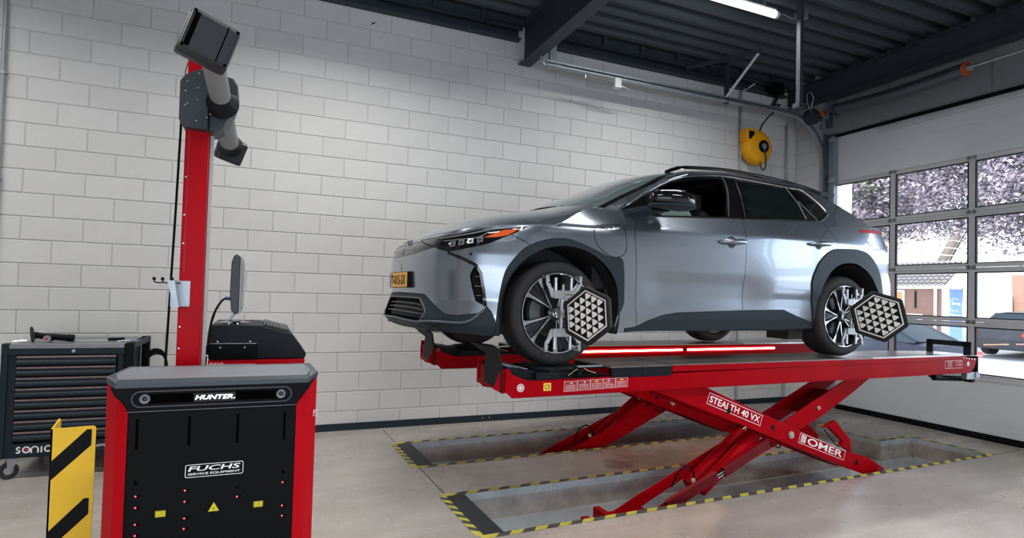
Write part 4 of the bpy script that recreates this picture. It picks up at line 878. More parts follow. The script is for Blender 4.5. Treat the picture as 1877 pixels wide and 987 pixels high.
IG=np.zeros((NS,NZ))
for i,s in enumerate(ST):
    j=min(max(bisect.bisect_right(_SS,s)-1,0),len(STN)-2)
    t=(s-_SS[j])/(_SS[j+1]-_SS[j]);t=min(max(t,0),1);t=t*t*(3-2*t)
    IG[i]=_G[j]*(1-t)+_G[j+1]*t
def inset(s,z):
    a=np.clip(s/SMAX*(NS-1),0,NS-1.001);b=np.clip((z-1.05)/1.6*(NZ-1),0,NZ-1.001)
    i=np.int64(a);j=np.int64(b);a=a-i;b=b-j
    return IG[i,j]*(1-a)*(1-b)+IG[i+1,j]*a*(1-b)+IG[i,j+1]*(1-a)*b+IG[i+1,j+1]*a*b
def S(s,z,off=0.):
    """-> u,h,z arrays ; off = outward offset"""
    s=np.asarray(s,float);z=np.asarray(z,float)
    u=np.interp(s,PS,PC[:,0]);h=np.interp(s,PS,PC[:,1])
    tu=np.interp(s,PS,PT[:,0]);th=np.interp(s,PS,PT[:,1])
    d=inset(s,z)-off
    # outward normal in plan: left of travel (nose->side->tail): (-th? ) travel dir (tu,th); outward=( -th, tu)
    return np.stack([u+th*d,h-tu*d,z+0*s],-1)
FT = {}
FT['hoodgap'] = [(0.256,1.816),(0.484,1.835),(0.698,1.845),(0.874,1.864),(1.057,1.881),(1.259,1.893),(1.443,1.905),(1.591,1.978),(1.766,2.063)]
FT['cowl'] = [(1.823,2.068),(1.88,2.068)]
FT['apil'] = [(1.973,2.118),(2.105,2.185),(2.239,2.251),(2.38,2.325),(2.534,2.4)]
FT['dpil'] = [(4.217,2.405),(4.411,2.337),(4.595,2.259),(4.755,2.179),(4.864,2.141)]
FT['lamp'] = [(0.287,1.804),(0.54,1.807),(0.742,1.816),(0.878,1.837),(1.0,1.864),(1.111,1.874),(1.254,1.886),(1.138,1.83),(0.997,1.767),(0.935,1.748),(0.789,1.718),(0.713,1.708),(0.566,1.741)]
FT['dlo'] = [(1.985,2.068),(2.148,2.155),(2.281,2.24),(2.438,2.318),(2.585,2.373),(2.686,2.402),(2.831,2.427),(3.011,2.445),(3.159,2.455),(3.282,2.451),(3.527,2.442),(3.869,2.429),(3.987,2.424),(4.102,2.34),(4.189,2.241),(4.176,2.199),(4.043,2.136),(3.619,2.113),(3.178,2.087),(2.666,2.053),(2.257,2.028),(2.11,2.053)]
FT['glass_ql'] = [(2.153,2.108),(2.322,2.231),(2.297,2.108),(2.147,2.095)]
FT['glass_f'] = [(2.372,2.257),(2.472,2.302),(2.565,2.333),(2.756,2.37),(2.927,2.398),(3.04,2.409),(3.074,2.393),(3.066,2.339),(2.956,2.089),(2.669,2.064),(2.288,2.039),(2.328,2.149)]
FT['glass_r'] = [(3.286,2.439),(3.547,2.429),(3.859,2.415),(3.879,2.262),(3.881,2.139),(3.56,2.12),(3.201,2.099)]
FT['glass_t'] = [(3.923,2.301),(4.007,2.145),(3.896,2.141)]
FT['glass_q'] = [(3.929,2.407),(3.983,2.405),(4.073,2.326),(4.154,2.232),(4.141,2.201),(4.044,2.148)]
FT['gap_a'] = [(2.11,2.053),(2.064,1.885),(2.094,1.39),(2.112,1.248)]
FT['gap_b'] = [(3.131,2.086),(3.113,1.947),(3.11,1.744),(3.111,1.365),(3.116,1.22)]
FT['gap_c'] = [(4.043,2.136),(4.071,2.126),(4.172,1.973),(4.17,1.898),(4.179,1.768)]
FT['gap_f'] = [(1.138,1.822),(1.322,1.736)]
FT['flap'] = [(1.732,1.883),(1.767,1.928),(1.945,1.943),(1.981,1.9),(1.991,1.775),(1.945,1.723),(1.859,1.721),(1.75,1.793)]
FT['fclad'] = [(1.089,1.234),(1.087,1.441),(1.097,1.545),(1.129,1.624),(1.214,1.724),(1.296,1.775),(1.424,1.812),(1.557,1.815),(1.715,1.77),(1.864,1.716),(1.959,1.711),(1.98,1.661),(1.997,1.502),(1.996,1.383),(1.926,1.275)]
FT['rclad'] = [(3.899,1.275),(3.885,1.358),(3.86,1.488),(3.848,1.613),(3.892,1.714),(3.957,1.801),(4.093,1.889),(4.271,1.908),(4.449,1.91),(4.581,1.884),(4.705,1.803),(4.783,1.704),(4.828,1.568),(4.848,1.46)]
FT['sill'] = [(2.114,1.237),(2.221,1.284),(2.33,1.32),(2.464,1.341),(3.1,1.365),(3.547,1.377),(3.702,1.328),(3.899,1.275)]
FT['sillcrease'] = [(2.114,1.237),(2.336,1.276),(3.104,1.293),(3.579,1.305)]
FT['band'] = [(0.309,1.794),(0.566,1.739),(0.347,1.708)]
FT['lowclad'] = [(0.479,1.427),(0.593,1.372),(0.695,1.316),(0.84,1.32),(0.923,1.324),(0.967,1.363)]
FT['strip'] = [(0.714,1.701),(0.829,1.662),(0.908,1.626),(0.94,1.575),(0.96,1.472),(0.97,1.363)]
FT['intake'] = [(0.425,1.4),(0.557,1.315),(0.516,1.249)]
FT['vent'] = [(0.899,1.612),(0.873,1.556),(0.89,1.474),(0.912,1.397),(0.96,1.371),(0.945,1.489),(0.93,1.575)]
FT['tail'] = [(4.556,2.095),(4.66,2.108),(4.90,2.124),(5.052,2.121),(5.053,2.100),(4.594,2.080)]
FT['shoulder'] = [(2.455,1.959),(2.579,1.927),(2.736,1.93),(3.1,1.936),(3.542,1.952),(3.931,1.962),(4.172,1.973)]
FT['roofl'] = [(2.67,2.436),(2.858,2.469),(3.253,2.504),(3.637,2.496),(3.911,2.473),(4.10,2.438)]
M_body = mat('silver_grey_metallic', (.285, .322, .37), .25, metal=.88, coat=.8, noise=.04, nscale=900)
M_clad = mat('charcoal_cladding', (.020, .029, .037), .5, spec=.2, bump=.05, bscale=400)
M_glassdark = mat('privacy_glass', (.008, .011, .012), .06, coat=.4)
M_frameg = mat('window_frame_grey', (.10, .105, .11), .35, metal=.3)
M_under = mat('underbody_black', (.012, .012, .013), .7)
M_led = mat('headlamp_lens', (.30, .33, .36), .15, metal=.4)
M_orange = mat('indicator_orange', (.75, .10, .005), .4, spec=.15)
M_tailred = mat('tail_lamp_red', (.45, .002, .006), .3, emit=(.6, .005, .01), estr=.12, spec=.2)
M_alloy = mat('machined_alloy', (.68, .69, .71), .24, metal=.9)
M_alloyblack = mat('black_alloy', (.018, .020, .024), .3, coat=.4)
M_plate = mat('number_plate_yellow', (.85, .42, .03), .4)
car = thing('car', 'silver grey electric crossover car with black roof standing on the red lift', 'car', (3.30, CARV, .977), rz=TH)
def resamp(P, d=.03, closed=True, smooth=False):
    P = [np.array(p, float) for p in P]
    if smooth:
        Q = ([P[-1]]+P+P[:2]) if closed else ([2*P[0]-P[1]]+P+[2*P[-1]-P[-2]]); o = []
        for i in range(1, len(Q)-2):
            a, b, c, e = Q[i-1:i+3]
            n = max(2, int(np.hypot(*(c-b))/d))
            for k in range(n): t = k/n; o.append(.5*((2*b)+(c-a)*t+(2*a-5*b+4*c-e)*t*t+(-a+3*b-3*c+e)*t**3))
        if not closed: o.append(P[-1])
        return o
    o = []
    n_ = len(P) if closed else len(P)-1
    for i in range(n_):
        a, b = P[i], P[(i+1) % len(P)]; n = max(1, int(round(np.hypot(*(b-a))/d)))
        for k in range(n): o.append(a+(b-a)*k/n)
    if not closed: o.append(P[-1])
    return o
U = u2s
TOPP = [(0, 1.812), (.13, 1.813)]+FT['hoodgap']+FT['cowl']+FT['apil']+FT['roofl']+FT['dpil']+[(5.05, 2.13), (5.35, 2.13), (SMAX, 2.13)]
BOT = [(0, 1.185), (.63, 1.195), (.95, 1.175), (1.12, 1.175), (2.02, 1.20), (2.12, 1.205), (3.12, 1.217), (3.92, 1.225), (4.78, 1.235), (5.2, 1.25), (SMAX, 1.25)]
TOPR = resamp(TOPP, .025, closed=False); BOTR = resamp(BOT, .04, closed=False)
OUT = TOPR+BOTR[::-1]
ARF = [(U(1.47), 1.0), (U(1.47), 1.30), (U(1.478), 1.42), (U(1.497), 1.51), (U(1.598), 1.652), (U(1.70), 1.722), (U(1.80), 1.757), (U(1.904), 1.769), (U(2.0), 1.758), (U(2.076), 1.735), (U(2.17), 1.683), (U(2.239), 1.622), (U(2.29), 1.55), (U(2.32), 1.47), (U(2.329), 1.336), (U(2.31), 1.20), (U(2.31), 1.0)]
ARR = [(U(4.30), 1.0), (U(4.30), 1.30), (U(4.312), 1.42), (U(4.345), 1.52), (U(4.40), 1.63), (U(4.48), 1.715), (U(4.57), 1.765), (U(4.67), 1.785), (U(4.79), 1.785), (U(4.898), 1.752), (U(4.98), 1.71), (U(5.049), 1.655), (U(5.105), 1.57), (U(5.145), 1.45), (U(5.155), 1.3), (U(5.155), 1.0)]
def sm(P): return resamp(P, .02, closed=False, smooth=True)
_f = FT['fclad']
FCL = [(1.03, 1.0), (1.045, 1.25), (1.06, 1.40)]+[(a-.012, b) for a, b in _f[2:]]+[(1.935, 1.22), (1.93, 1.0)]
RCL = [(3.89, 1.0), (3.899, 1.275)]+[tuple(q) for q in resamp(FT['rclad'][1:], .03, closed=False, smooth=True)]+[(4.86, 1.35), (4.86, 1.0)]
lc = FT['lowclad']; LOWC = [(-.1, 1.437), (.30, 1.432)]+lc[:3]+[(.72, 1.303), (.80, 1.30), (.94, 1.318), (.985, 1.362), (1.015, 1.33), (1.05, 1.25), (1.06, .9), (-.1, .9)]
STRP = [(.714, 1.708), (.829, 1.668), (.912, 1.628), (.948, 1.575), (.968, 1.472), (.985, 1.363), (.965, 1.363), (.951, 1.472), (.932, 1.573), (.898, 1.618), (.82, 1.654), (.71, 1.694)]
bd = FT['band']; BAND = [(-.1, 1.792), (.309, 1.792), (.43, 1.768), (.575, 1.738), (.345, 1.710), (.15, 1.703), (-.1, 1.702)]
INTK = [(-.1, 1.395), (.395, 1.392), (.425, 1.385), (.535, 1.315), (.505, 1.262), (.45, 1.258), (-.1, 1.268)]
SILL = [(2.02, 1.0), (2.02, 1.225), (2.114, 1.237)]+FT['sill'][1:]+[(3.905, 1.0)]
FLAP = resamp(FT['flap'], .015, True, smooth=True)
A_ = FT['gap_a']; B_ = FT['gap_b']; C_ = FT['gap_c']
DLO = FT['dlo']; up_dlo = DLO[:16]; lo_dlo = DLO[15:]+[DLO[0]]
GB = [(3.060, 2.452)]+[(3.125, 2.088)]+B_[1:]+[(3.118, 1.0)]
DRF = [(2.10, 2.30)]+[(2.11, 2.053)]+A_[1:]+[(2.112, 1.0)]+GB[::-1]+[(3.06, 2.46), (2.95, 2.462), (2.83, 2.448), (2.68, 2.42), (2.42, 2.34), (2.26, 2.26)]
DRR = GB+[(3.9, 1.0), (3.9, 1.6), (4.179, 1.70)]+C_[::-1]+[(4.043, 2.15), (4.16, 2.23), (3.985, 2.44), (3.87, 2.445), (3.5, 2.458), (3.2, 2.47), (3.06, 2.47)]
REG = [  # name, polygon, material, outward offset, gap
    ('', ARF, None, 0, 0), ('', ARR, None, 0, 0),
    ('headlamp', FT['lamp'], M_blackgloss, -.002, .002), ('grille_band', BAND, M_blackgloss, -.003, .001), ('lower_intake', INTK, M_black, -.045, 0),
    ('side_vent', FT['vent'], M_black, -.03, 0), ('bumper_strip', STRP, M_blackgloss, .003, 0),
    ('front_arch_cladding', FCL, M_clad, .009, .0015), ('rear_arch_cladding', RCL, M_clad, .010, .0015),
    ('lower_bumper', LOWC, M_clad, .006, .002), ('sill_cladding', SILL, M_clad, .008, .001),
    ('tail_lamp', FT['tail'], M_tailred, .002, .0015), ('charge_flap', FLAP, M_body, 0, .0028),
    ('front_window', FT['glass_f'], None, 0, 0), ('quarter_light', FT['glass_ql'], M_glassdark, -.006, 0), ('rear_window', FT['glass_r'], M_glassdark, -.006, 0),
    ('rear_triangle_window', FT['glass_t'], M_glassdark, -.006, 0), ('rear_quarter_window', FT['glass_q'], M_glassdark, -.005, 0),
    ('window_surround', DLO, M_blackgloss, -.003, .001),
    ('front_door', DRF, M_body, 0, .0024), ('rear_door', DRR, M_body, 0, .0024),
    ('front_bumper', [(-.1, 1.9), (.25, 1.9), (1.12, 1.87), FT['gap_f'][0], FT['gap_f'][1], (1.36, 1.70), (1.36, 1.0), (-.1, 1.0)], M_body, 0, .002),
    ('front_fender', [(.9, 2.2), (.9, 1.6), (2.3, 1.0), (2.112, 1.0)]+A_[::-1]+[(1.985, 2.075), (1.9, 2.2)], M_body, 0, .002),
    ('rear_bumper', [(4.75, 1.80), (4.83, 1.70), (4.9, 1.72), (5.05, 1.70), (SMAX+.1, 1.70), (SMAX+.1, 1.0), (4.7, 1.0)], M_body, 0, .002),
    ('rear_fender', [(-1, 0), (9, 0), (9, 3), (-1, 3)], M_body, 0, .002)]
SMOOTHED = ('front_arch_cladding', 'headlamp')
REG2 = []
for nm, P, m_, off, gp in REG:
    if m_ is None and nm == '': P = sm(P)
    elif nm in ('front_arch_cladding',): P = sm(P)
    REG2.append((nm, [tuple(p) for p in resamp(P, .03)], m_, off, gp))
def build_shell():
    V = []; E = []
    def addpoly(P, closed=True):
        k = len(V); n = len(P)
        for p in P: V.append(Vector((float(p[0]), float(p[1]))))
        for i in range(n if closed else n-1): E.append((k+i, k+(i+1) % n))
    addpoly(OUT)
    for nm, P, *_ in REG2: addpoly([(min(max(a, -.3), SMAX+.3), min(max(b, .9), 2.7)) for a, b in P])
    ts = [p[0] for p in TOPR]; tz = [p[1] for p in TOPR]; bs = [p[0] for p in BOTR]; bz = [p[1] for p in BOTR]
    s = .015
    while s < SMAX:
        z = 1.2
        while z < 2.55:
            if np.interp(s, bs, bz)+.012 < z < np.interp(s, ts, tz)-.012: V.append(Vector((s+.003*math.sin(z*90), z)))
            z += .027
        s += .032
    r = delaunay_2d_cdt(V, E, [], 0, 1e-5); VV = [(v.x, v.y) for v in r[0]]
    outp = [tuple(p) for p in OUT]; bbx = [(min(p[0] for p in P), max(p[0] for p in P), min(p[1] for p in P), max(p[1] for p in P)) for _, P, *_ in REG2]
    faces = {}
    for f in r[2]:
        c = (sum(VV[i][0] for i in f)/3, sum(VV[i][1] for i in f)/3)
        if not (0 < c[0] < SMAX): continue
        if not (np.interp(c[0], bs, bz) < c[1] < np.interp(c[0], ts, tz)): continue
        for k, (nm, P, m_, off, gp) in enumerate(REG2):
            b = bbx[k]
            if b[0] <= c[0] <= b[1] and b[2] <= c[1] <= b[3] and inpoly(c, P): faces.setdefault(k, []).append(f); break
    return VV, faces
SV, SF = build_shell()
def Spt(s, z, off=0.): return S(np.clip(s, 0, SMAX), z, off)
def Snorm(s, z):
    e = .004; s = np.clip(s, e, SMAX-e)
    du = S(s+e, z)-S(s-e, z); dz = S(s, z+e)-S(s, z-e); n = np.cross(dz, du)  # oriented later
    return n/np.maximum(np.linalg.norm(n, axis=-1, keepdims=True), 1e-9)
def mk_mesh(name, pts, faces, mats_, parent, normals=None, mi=None, smooth=True, side=1, label=None, kind=None):
    """pts in (u,h,z) ; side=+1 near (v=CARV-h), -1 far"""
    o3 = ORG[car.name]; P = [(p[0]-o3.x, (CARV-side*p[1])-o3.y, p[2]-o3.z) for p in pts]
    F = [list(f)[::-1] for f in faces] if side < 0 else [list(f) for f in faces]
    me = bpy.data.meshes.new(name); me.from_pydata(P, [], F)
    for m in (mats_ if isinstance(mats_, (list, tuple)) else [mats_]): me.materials.append(m)
    if mi: me.polygons.foreach_set('material_index', mi)
    me.polygons.foreach_set('use_smooth', [smooth]*len(F)); me.update()
    if normals is not None: me.normals_split_custom_set_from_vertices([Vector((n[0], -side*n[1], n[2])) for n in normals])
    o = bpy.data.objects.new(name, me); C.objects.link(o); o.parent = parent
    return props(o, label, None, None, kind)
PARTS = {}
def emit_region(k, side):
    nm, P, m_, off, gp = REG2[k]
    fs = SF.get(k); 
    if not fs: return None
    ids = sorted({i for f in fs for i in f}); mp = {i: j for j, i in enumerate(ids)}
    sz = np.array([SV[i] for i in ids]); F = []
    for f in fs:
        a, b, c = [sz[mp[i]] for i in f]
        if (b[0]-a[0])*(c[1]-a[1])-(b[1]-a[1])*(c[0]-a[0]) < 0: f = f[::-1]
        F.append([mp[i] for i in f])
    cnt = {}
    for f in F:
        for i in range(3): cnt[(f[i], f[(i+1) % 3])] = 1
    bnd = [e for e in cnt if (e[1], e[0]) not in cnt]
    if gp:
        mv = np.zeros_like(sz); bset = {}
        for a, b in bnd:
            d = sz[b]-sz[a]; n = np.array([-d[1], d[0]])/max(np.hypot(*d), 1e-9)
            if abs(sz[a][0]) < 1e-6 and abs(sz[b][0]) < 1e-6: continue
            mv[a] += n; mv[b] += n
        L = np.maximum(np.hypot(mv[:, 0], mv[:, 1]), 1e-9)[:, None]; mv = np.where(L > 1e-6, mv/L, 0)
        mv[sz[:, 0] < 1e-6, 0] = 0
        sz = sz+mv*gp
    pts = Spt(sz[:, 0], sz[:, 1], off); N = Snorm(sz[:, 0], sz[:, 1])
    # outward orientation: compare with plan outward
    ref = Spt(sz[:, 0], sz[:, 1], off+.01)-pts; sg = np.sign((N*ref).sum(1))[:, None]; N = N*np.where(sg == 0, 1, sg)
    n0 = len(pts); bidx = sorted({i for e in bnd for i in e}); bm_ = {i: n0+j for j, i in enumerate(bidx)}; bt = {i: n0+len(bidx)+j for j, i in enumerate(bidx)}
    depth = .014 if off > -.02 else -abs(off)-.001
    top = pts[bidx]; low = Spt(sz[bidx, 0], sz[bidx, 1], off-depth)
    pts2 = np.concatenate([pts, top, low]); 
    F2 = [list(f) for f in F]+[[bm_[a], bt[a], bt[b], bm_[b]] for a, b in bnd if not (sz[a][0] < 1e-6 and sz[b][0] < 1e-6)]
    tg = {i: np.zeros(2) for i in bidx}
    for a, b in bnd:
        d = sz[b]-sz[a]; n = np.array([d[1], -d[0]])/max(np.hypot(*d), 1e-9); tg[a] += n; tg[b] += n
    NB = []
    for i in bidx:
        n = tg[i]; e = .002; q = Spt(sz[i, 0]+n[0]*e, sz[i, 1]+n[1]*e, off)-pts[i]; l = np.linalg.norm(q); NB.append(q/l if l > 0 else np.array([0, 0, 1]))
    NN = np.concatenate([N, np.array(NB), np.array(NB)])
    # face winding so that geometric normal matches N
    fa = np.array(F); gg = np.cross(pts[fa[:, 1]]-pts[fa[:, 0]], pts[fa[:, 2]]-pts[fa[:, 0]]); flip = (gg*N[fa[:, 0]]).sum() < 0
    # (v = CARV-h mirrors h, so winding flips once more on the near side)
    if not flip: F2 = [x[::-1] for x in F2]
    return mk_mesh(nm, pts2, F2, m_, car, NN, side=side)
for k, rg in enumerate(REG2):
    if rg[2] is None: continue
    for side in (1, -1): PARTS[(rg[0], side)] = emit_region(k, side)
for i, v in enumerate(SV): pass
# ---- bonnet as a height field over (u,h)
def top_pt(s): return S(np.array(s), np.interp(s, [p[0] for p in TOPR], [p[1] for p in TOPR]))
hb = [s for s in np.arange(0, 1.80, .03)]+[1.80]
HB = np.array([top_pt(s) for s in hb]); 
cons = [(p[0], p[1], p[2], 1) for p in HB]+[(.98+.09, .45, 1.86, .4), (1.236, .45, 1.905, 1), (1.51, .48, 1.985, 1), (1.85, .5, 2.050, 1), (2.09, .5, 2.09, 1), (2.10, 0, 2.125, 1), (1.85, 0, 2.075, 1), (1.5, 0, 2.0, 1), (1.25, 0, 1.915, 1), (1.07, .0, 1.825, 1)]
def feat(u, h): u = np.asarray(u, float)-1.5; h2 = np.asarray(h, float)**2; return np.stack([u*0+1, u, u*u, u**3, h2, h2*u, h2*u*u, h2*h2], -1)
cu_ = np.array([c[0] for c in cons]); ch_ = np.array([c[1] for c in cons]); cz_ = np.array([c[2] for c in cons]); cw = np.array([c[3] for c in cons])
co = np.linalg.lstsq(feat(cu_, ch_)*cw[:, None], cz_*cw, rcond=None)[0]
HR = HB[:, 2]-feat(HB[:, 0], HB[:, 1])@co
def hoodz(u, h):
    z = feat(u, h)@co; u = np.asarray(u, float); h = np.abs(np.asarray(h, float))
    d2 = (u[..., None]-HB[:, 0])**2+(h[..., None]-HB[:, 1])**2; w = 1/(d2+1e-6); c = (w*HR).sum(-1)/w.sum(-1)
    return z+c*np.exp(-d2.min(-1)/.10**2)
rear_u = lambda h: 2.215-.12*(1-(h/.78)**2)
near = [(p[0]+.005, p[1]-.006) for p in HB if p[0] < 2.2]; near = [(max(a, 1.046), max(b, 0.0)) for a, b in near]
rear = [(rear_u(h), h) for h in np.linspace(.765, 0, 14)]
half = near+rear
HP = half+[(a, -b) for a, b in half[::-1] if b > 1e-4]
HP = [p for i, p in enumerate(HP) if i == 0 or math.hypot(p[0]-HP[i-1][0], p[1]-HP[i-1][1]) > 1e-3]
gv = [Vector(p) for p in HP]; ne = len(gv)
for u in np.arange(1.06, 2.2, .04):
    for h in np.arange(-.86, .861, .04):
        if inpoly((u, h), HP) and min(math.hypot(u-p[0], h-p[1]) for p in HP) > .014: gv.append(Vector((u, h)))
r = delaunay_2d_cdt(gv, [(i, (i+1) % ne) for i in range(ne)], [], 1, 1e-6)
hv = np.array([(v.x, v.y) for v in r[0]]); hz = hoodz(hv[:, 0], hv[:, 1]); e = .004
gx = (hoodz(hv[:, 0]+e, hv[:, 1])-hoodz(hv[:, 0]-e, hv[:, 1]))/(2*e); gy = (hoodz(hv[:, 0], hv[:, 1]+e)-hoodz(hv[:, 0], hv[:, 1]-e))/(2*e)
NH = np.stack([-gx, -gy, gx*0+1], 1); NH /= np.linalg.norm(NH, axis=1)[:, None]
pts = np.concatenate([hv, hz[:, None]], 1); F = [list(f) for f in r[2]]
f = F[0]; g_ = np.cross(pts[f[1]]-pts[f[0]], pts[f[2]]-pts[f[0]])
if g_[2] > 0: F = [x[::-1] for x in F]
mk_mesh('bonnet', pts, F, M_body, car, NH)
b_ = MB(); P_ = [(p[0], CARV-p[1], float(hoodz(np.array(p[0]), np.array(p[1])))) for p in HP]; n = len(P_)
b_.add(P_+[(p[0], p[1], p[2]-.02) for p in P_], [[i, (i+1) % n, n+(i+1) % n, n+i] for i in range(n)]); b_.build('bonnet_edge', M_body, car)
# ---- lofted upper surfaces: arcs from the near edge to the far edge
def loft(name, B, du, dz, m_, q0=-1, q1=1, nq=24, m2=None, qb=.93, lift=0.):
    rows = []; n = len(B)
    for (s, z), a, c in zip(B, du, dz):
        p = Spt(s, z); rows.append([(p[0]+a*(1-q*q), p[1]*q, p[2]+c*(1-abs(q)**2.2)+lift) for q in np.linspace(q0, q1, nq+1)])
    pts = np.array(rows).reshape(-1, 3); F = []; mi = []
    qs = np.linspace(q0, q1, nq+1)
    for i in range(n-1):
        for j in range(nq): F.append([i*(nq+1)+j, i*(nq+1)+j+1, (i+1)*(nq+1)+j+1, (i+1)*(nq+1)+j]); mi.append(1 if m2 is not None and abs((qs[j]+qs[j+1])/2) > qb else 0)
    return mk_mesh(name, pts, F, [m_]+([m2] if m2 is not None else []), car, mi=mi)
def interp_top(s0, s1, n): return [(s, float(np.interp(s, [p[0] for p in TOPR], [p[1] for p in TOPR]))) for s in np.linspace(s0, s1, n)]
lin = lambda a, b, n: list(np.linspace(a, b, n))
M_screen = mat('windscreen_glass', (.10, .13, .135), .05, coat=.6)
loft('windscreen', interp_top(1.88, 2.60, 16), lin(-.15, -.10, 16), lin(.075, .035, 16), M_screen, m2=M_blackgloss, nq=30, qb=.94)
loft('cowl_panel', [(1.80, 2.055), (1.84, 2.06), (1.89, 2.068)], [-.12, -.14, -.15], [.06, .066, .074], M_black, lift=-.004)
loft('roof_panel', interp_top(2.60, 4.15, 30), lin(-.10, .02, 8)+lin(.02, .05, 22), lin(.035, .07, 8)+lin(.07, .06, 22), M_blackgloss, nq=24)
loft('tailgate_glass', interp_top(4.15, 4.864, 14), lin(.05, .34, 14), lin(.045, .0, 14), M_glassdark, nq=20, m2=M_body, qb=.86)
loft('tailgate_panel', [(4.864, 2.141), (4.95, 2.135), (5.1, 2.12)], [.34, .30, .22], [.03, .02, .01], M_body, nq=20)
# spoiler, roof rails
g = MB(); vs = []
for q in np.linspace(-1, 1, 13):
    h = .60*q; back = 5.01-.05*q*q; vs += [(4.45, CARV-h, 2.498-.025*q*q), (back, CARV-h, 2.472-.012*q*q), (back-.008, CARV-h, 2.446-.012*q*q), (4.50, CARV-h, 2.425-.02*q*q)]
g.add(vs, [[i*4+k, i*4+(k+1) % 4, (i+1)*4+(k+1) % 4, (i+1)*4+k] for i in range(12) for k in range(4)]+[[0, 1, 2, 3], [48, 49, 50, 51]]); g.build('roof_spoiler', mat('spoiler_black', (.006, .006, .007), .35, spec=.15), car)
for sd in (1, -1):
    g = MB(); rl = [(2.98, 2.445), (3.10, 2.492), (3.30, 2.517), (3.68, 2.535), (4.20, 2.517), (4.60, 2.480), (4.76, 2.445)]
    R_l = resamp(rl, .08, closed=False, smooth=True); g.tube([(p[0], CARV-sd*.60, p[1]-.004) for p in R_l], .014, n=8); g.build('roof_rail', M_blackgloss, car)
# ---- trim that follows the shell
def along(P, off, r, name, m_, sides=(1, -1), n=6, smooth=True):
    for sd in sides:
        Q = resamp(P, .03, closed=False, smooth=smooth); g = MB(); g.tube([(float(p[0]), CARV-sd*float(p[1]), float(p[2])) for p in (Spt(a, b, off) for a, b in Q)], r, n=n); g.build(name, m_, car)
along(DLO[:16], .004, .0095, 'chrome_window_strip', M_chrome)
along([(2.16, 2.06), (2.26, 2.035), (2.666, 2.060), (3.12, 2.087)], .003, .006, 'belt_strip', M_blackgloss); along([(3.14, 2.088), (3.62, 2.118), (4.03, 2.140)], .003, .006, 'belt_strip', M_blackgloss)
along([(3.880, 2.141), (3.866, 2.26), (3.852, 2.30), (3.80, 2.425)], .0, .006, 'window_divider', M_frameg); along([(3.876, 2.30), (4.02, 2.145)], .0, .008, 'window_divider', M_frameg); along([(2.335, 2.25), (2.305, 2.05)], .0, .011, 'window_divider', M_frameg)
along([(3.075, 2.45), (3.08, 2.35), (2.985, 2.09)], .002, .006, 'window_divider', M_frameg); along([(3.225, 2.45), (3.20, 2.30), (3.163, 2.10)], .002, .003, 'window_divider', M_frameg)
along([(3.985, 2.425), (4.10, 2.335), (4.192, 2.235), (4.17, 2.195), (4.06, 2.14)], .006, .004, 'chrome_window_strip', M_chrome)
along([(2.225, 2.20), (2.35, 2.275), (2.53, 2.36), (2.70, 2.416)], .016, .004, 'roof_gutter_strip', M_chrome, (1, -1))
# head lamp internals
def slab(P, off, th, name, m_, sides=(1, -1), parent=None):
    for sd in sides:
        top = [Spt(a, b, off+th) for a, b in P]; low = [Spt(a, b, off-.004) for a, b in P]; n = len(P); g = MB()
        g.add([(p[0], CARV-sd*p[1], p[2]) for p in top+low], [list(range(n)), *[[i, (i+1) % n, n+(i+1) % n, n+i] for i in range(n)]]); pp = PARTS.get((parent, sd)) if parent else car
        g.build(name, m_, pp)
slab([(.955, 1.799), (1.08, 1.852), (1.185, 1.864), (1.15, 1.842), (1.105, 1.818), (1.03, 1.803)], 0, .003, 'indicator', M_orange, parent='headlamp')
for k in range(4):
    a = .725+k*.062; b = 1.735+k*.0105; slab([(a, b), (a+.038, b+.005), (a+.038, b+.040), (a, b+.034)], 0, .004, 'led_module', M_led, parent='headlamp')
    slab([(a+.008, b+.010), (a+.028, b+.012), (a+.028, b+.030), (a+.008, b+.027)], 0, .005, 'led_lens', mat('led_lens_dark', (.06, .07, .08), .1), parent='headlamp')
along([(.56, 1.795), (.74, 1.806), (.88, 1.826), (1.0, 1.853), (1.11, 1.868), (1.20, 1.876)], .002, .0045, 'daytime_light_bar', M_led)
along([(.66, 1.776), (.80, 1.785), (.92, 1.80), (.985, 1.838)], .002, .003, 'daytime_light_bar', M_led)
# intake grille slats, vents
along([(0, 1.365), (.30, 1.362), (.46, 1.352)], -.018, .0045, 'intake_slat', M_frameg); along([(0, 1.335), (.30, 1.332), (.50, 1.322)], -.018, .0045, 'intake_slat', M_frameg); along([(0, 1.303), (.30, 1.301), (.50, 1.296)], -.018, .0045, 'intake_slat', M_frameg)
along([(0, 1.405), (.39, 1.402), (.44, 1.392), (.552, 1.315), (.512, 1.250), (.44, 1.245), (0, 1.255)], .006, .006, 'intake_frame', mat('trim_light_grey', (.09, .11, .13), .4))
along([(.50, 1.250), (.66, 1.258), (.86, 1.262), (.97, 1.345)], .010, .008, 'bumper_lip', MATS['trim_light_grey'])
for zz in (1.55, 1.49, 1.43): along([(.905, zz), (.945, zz)], -.012, .0022, 'vent_slat', M_chrome)
# bottom lip
along([(0, 1.205), (.40, 1.212), (.63, 1.206), (.95, 1.19)], .0, .009, 'front_lip', M_clad)
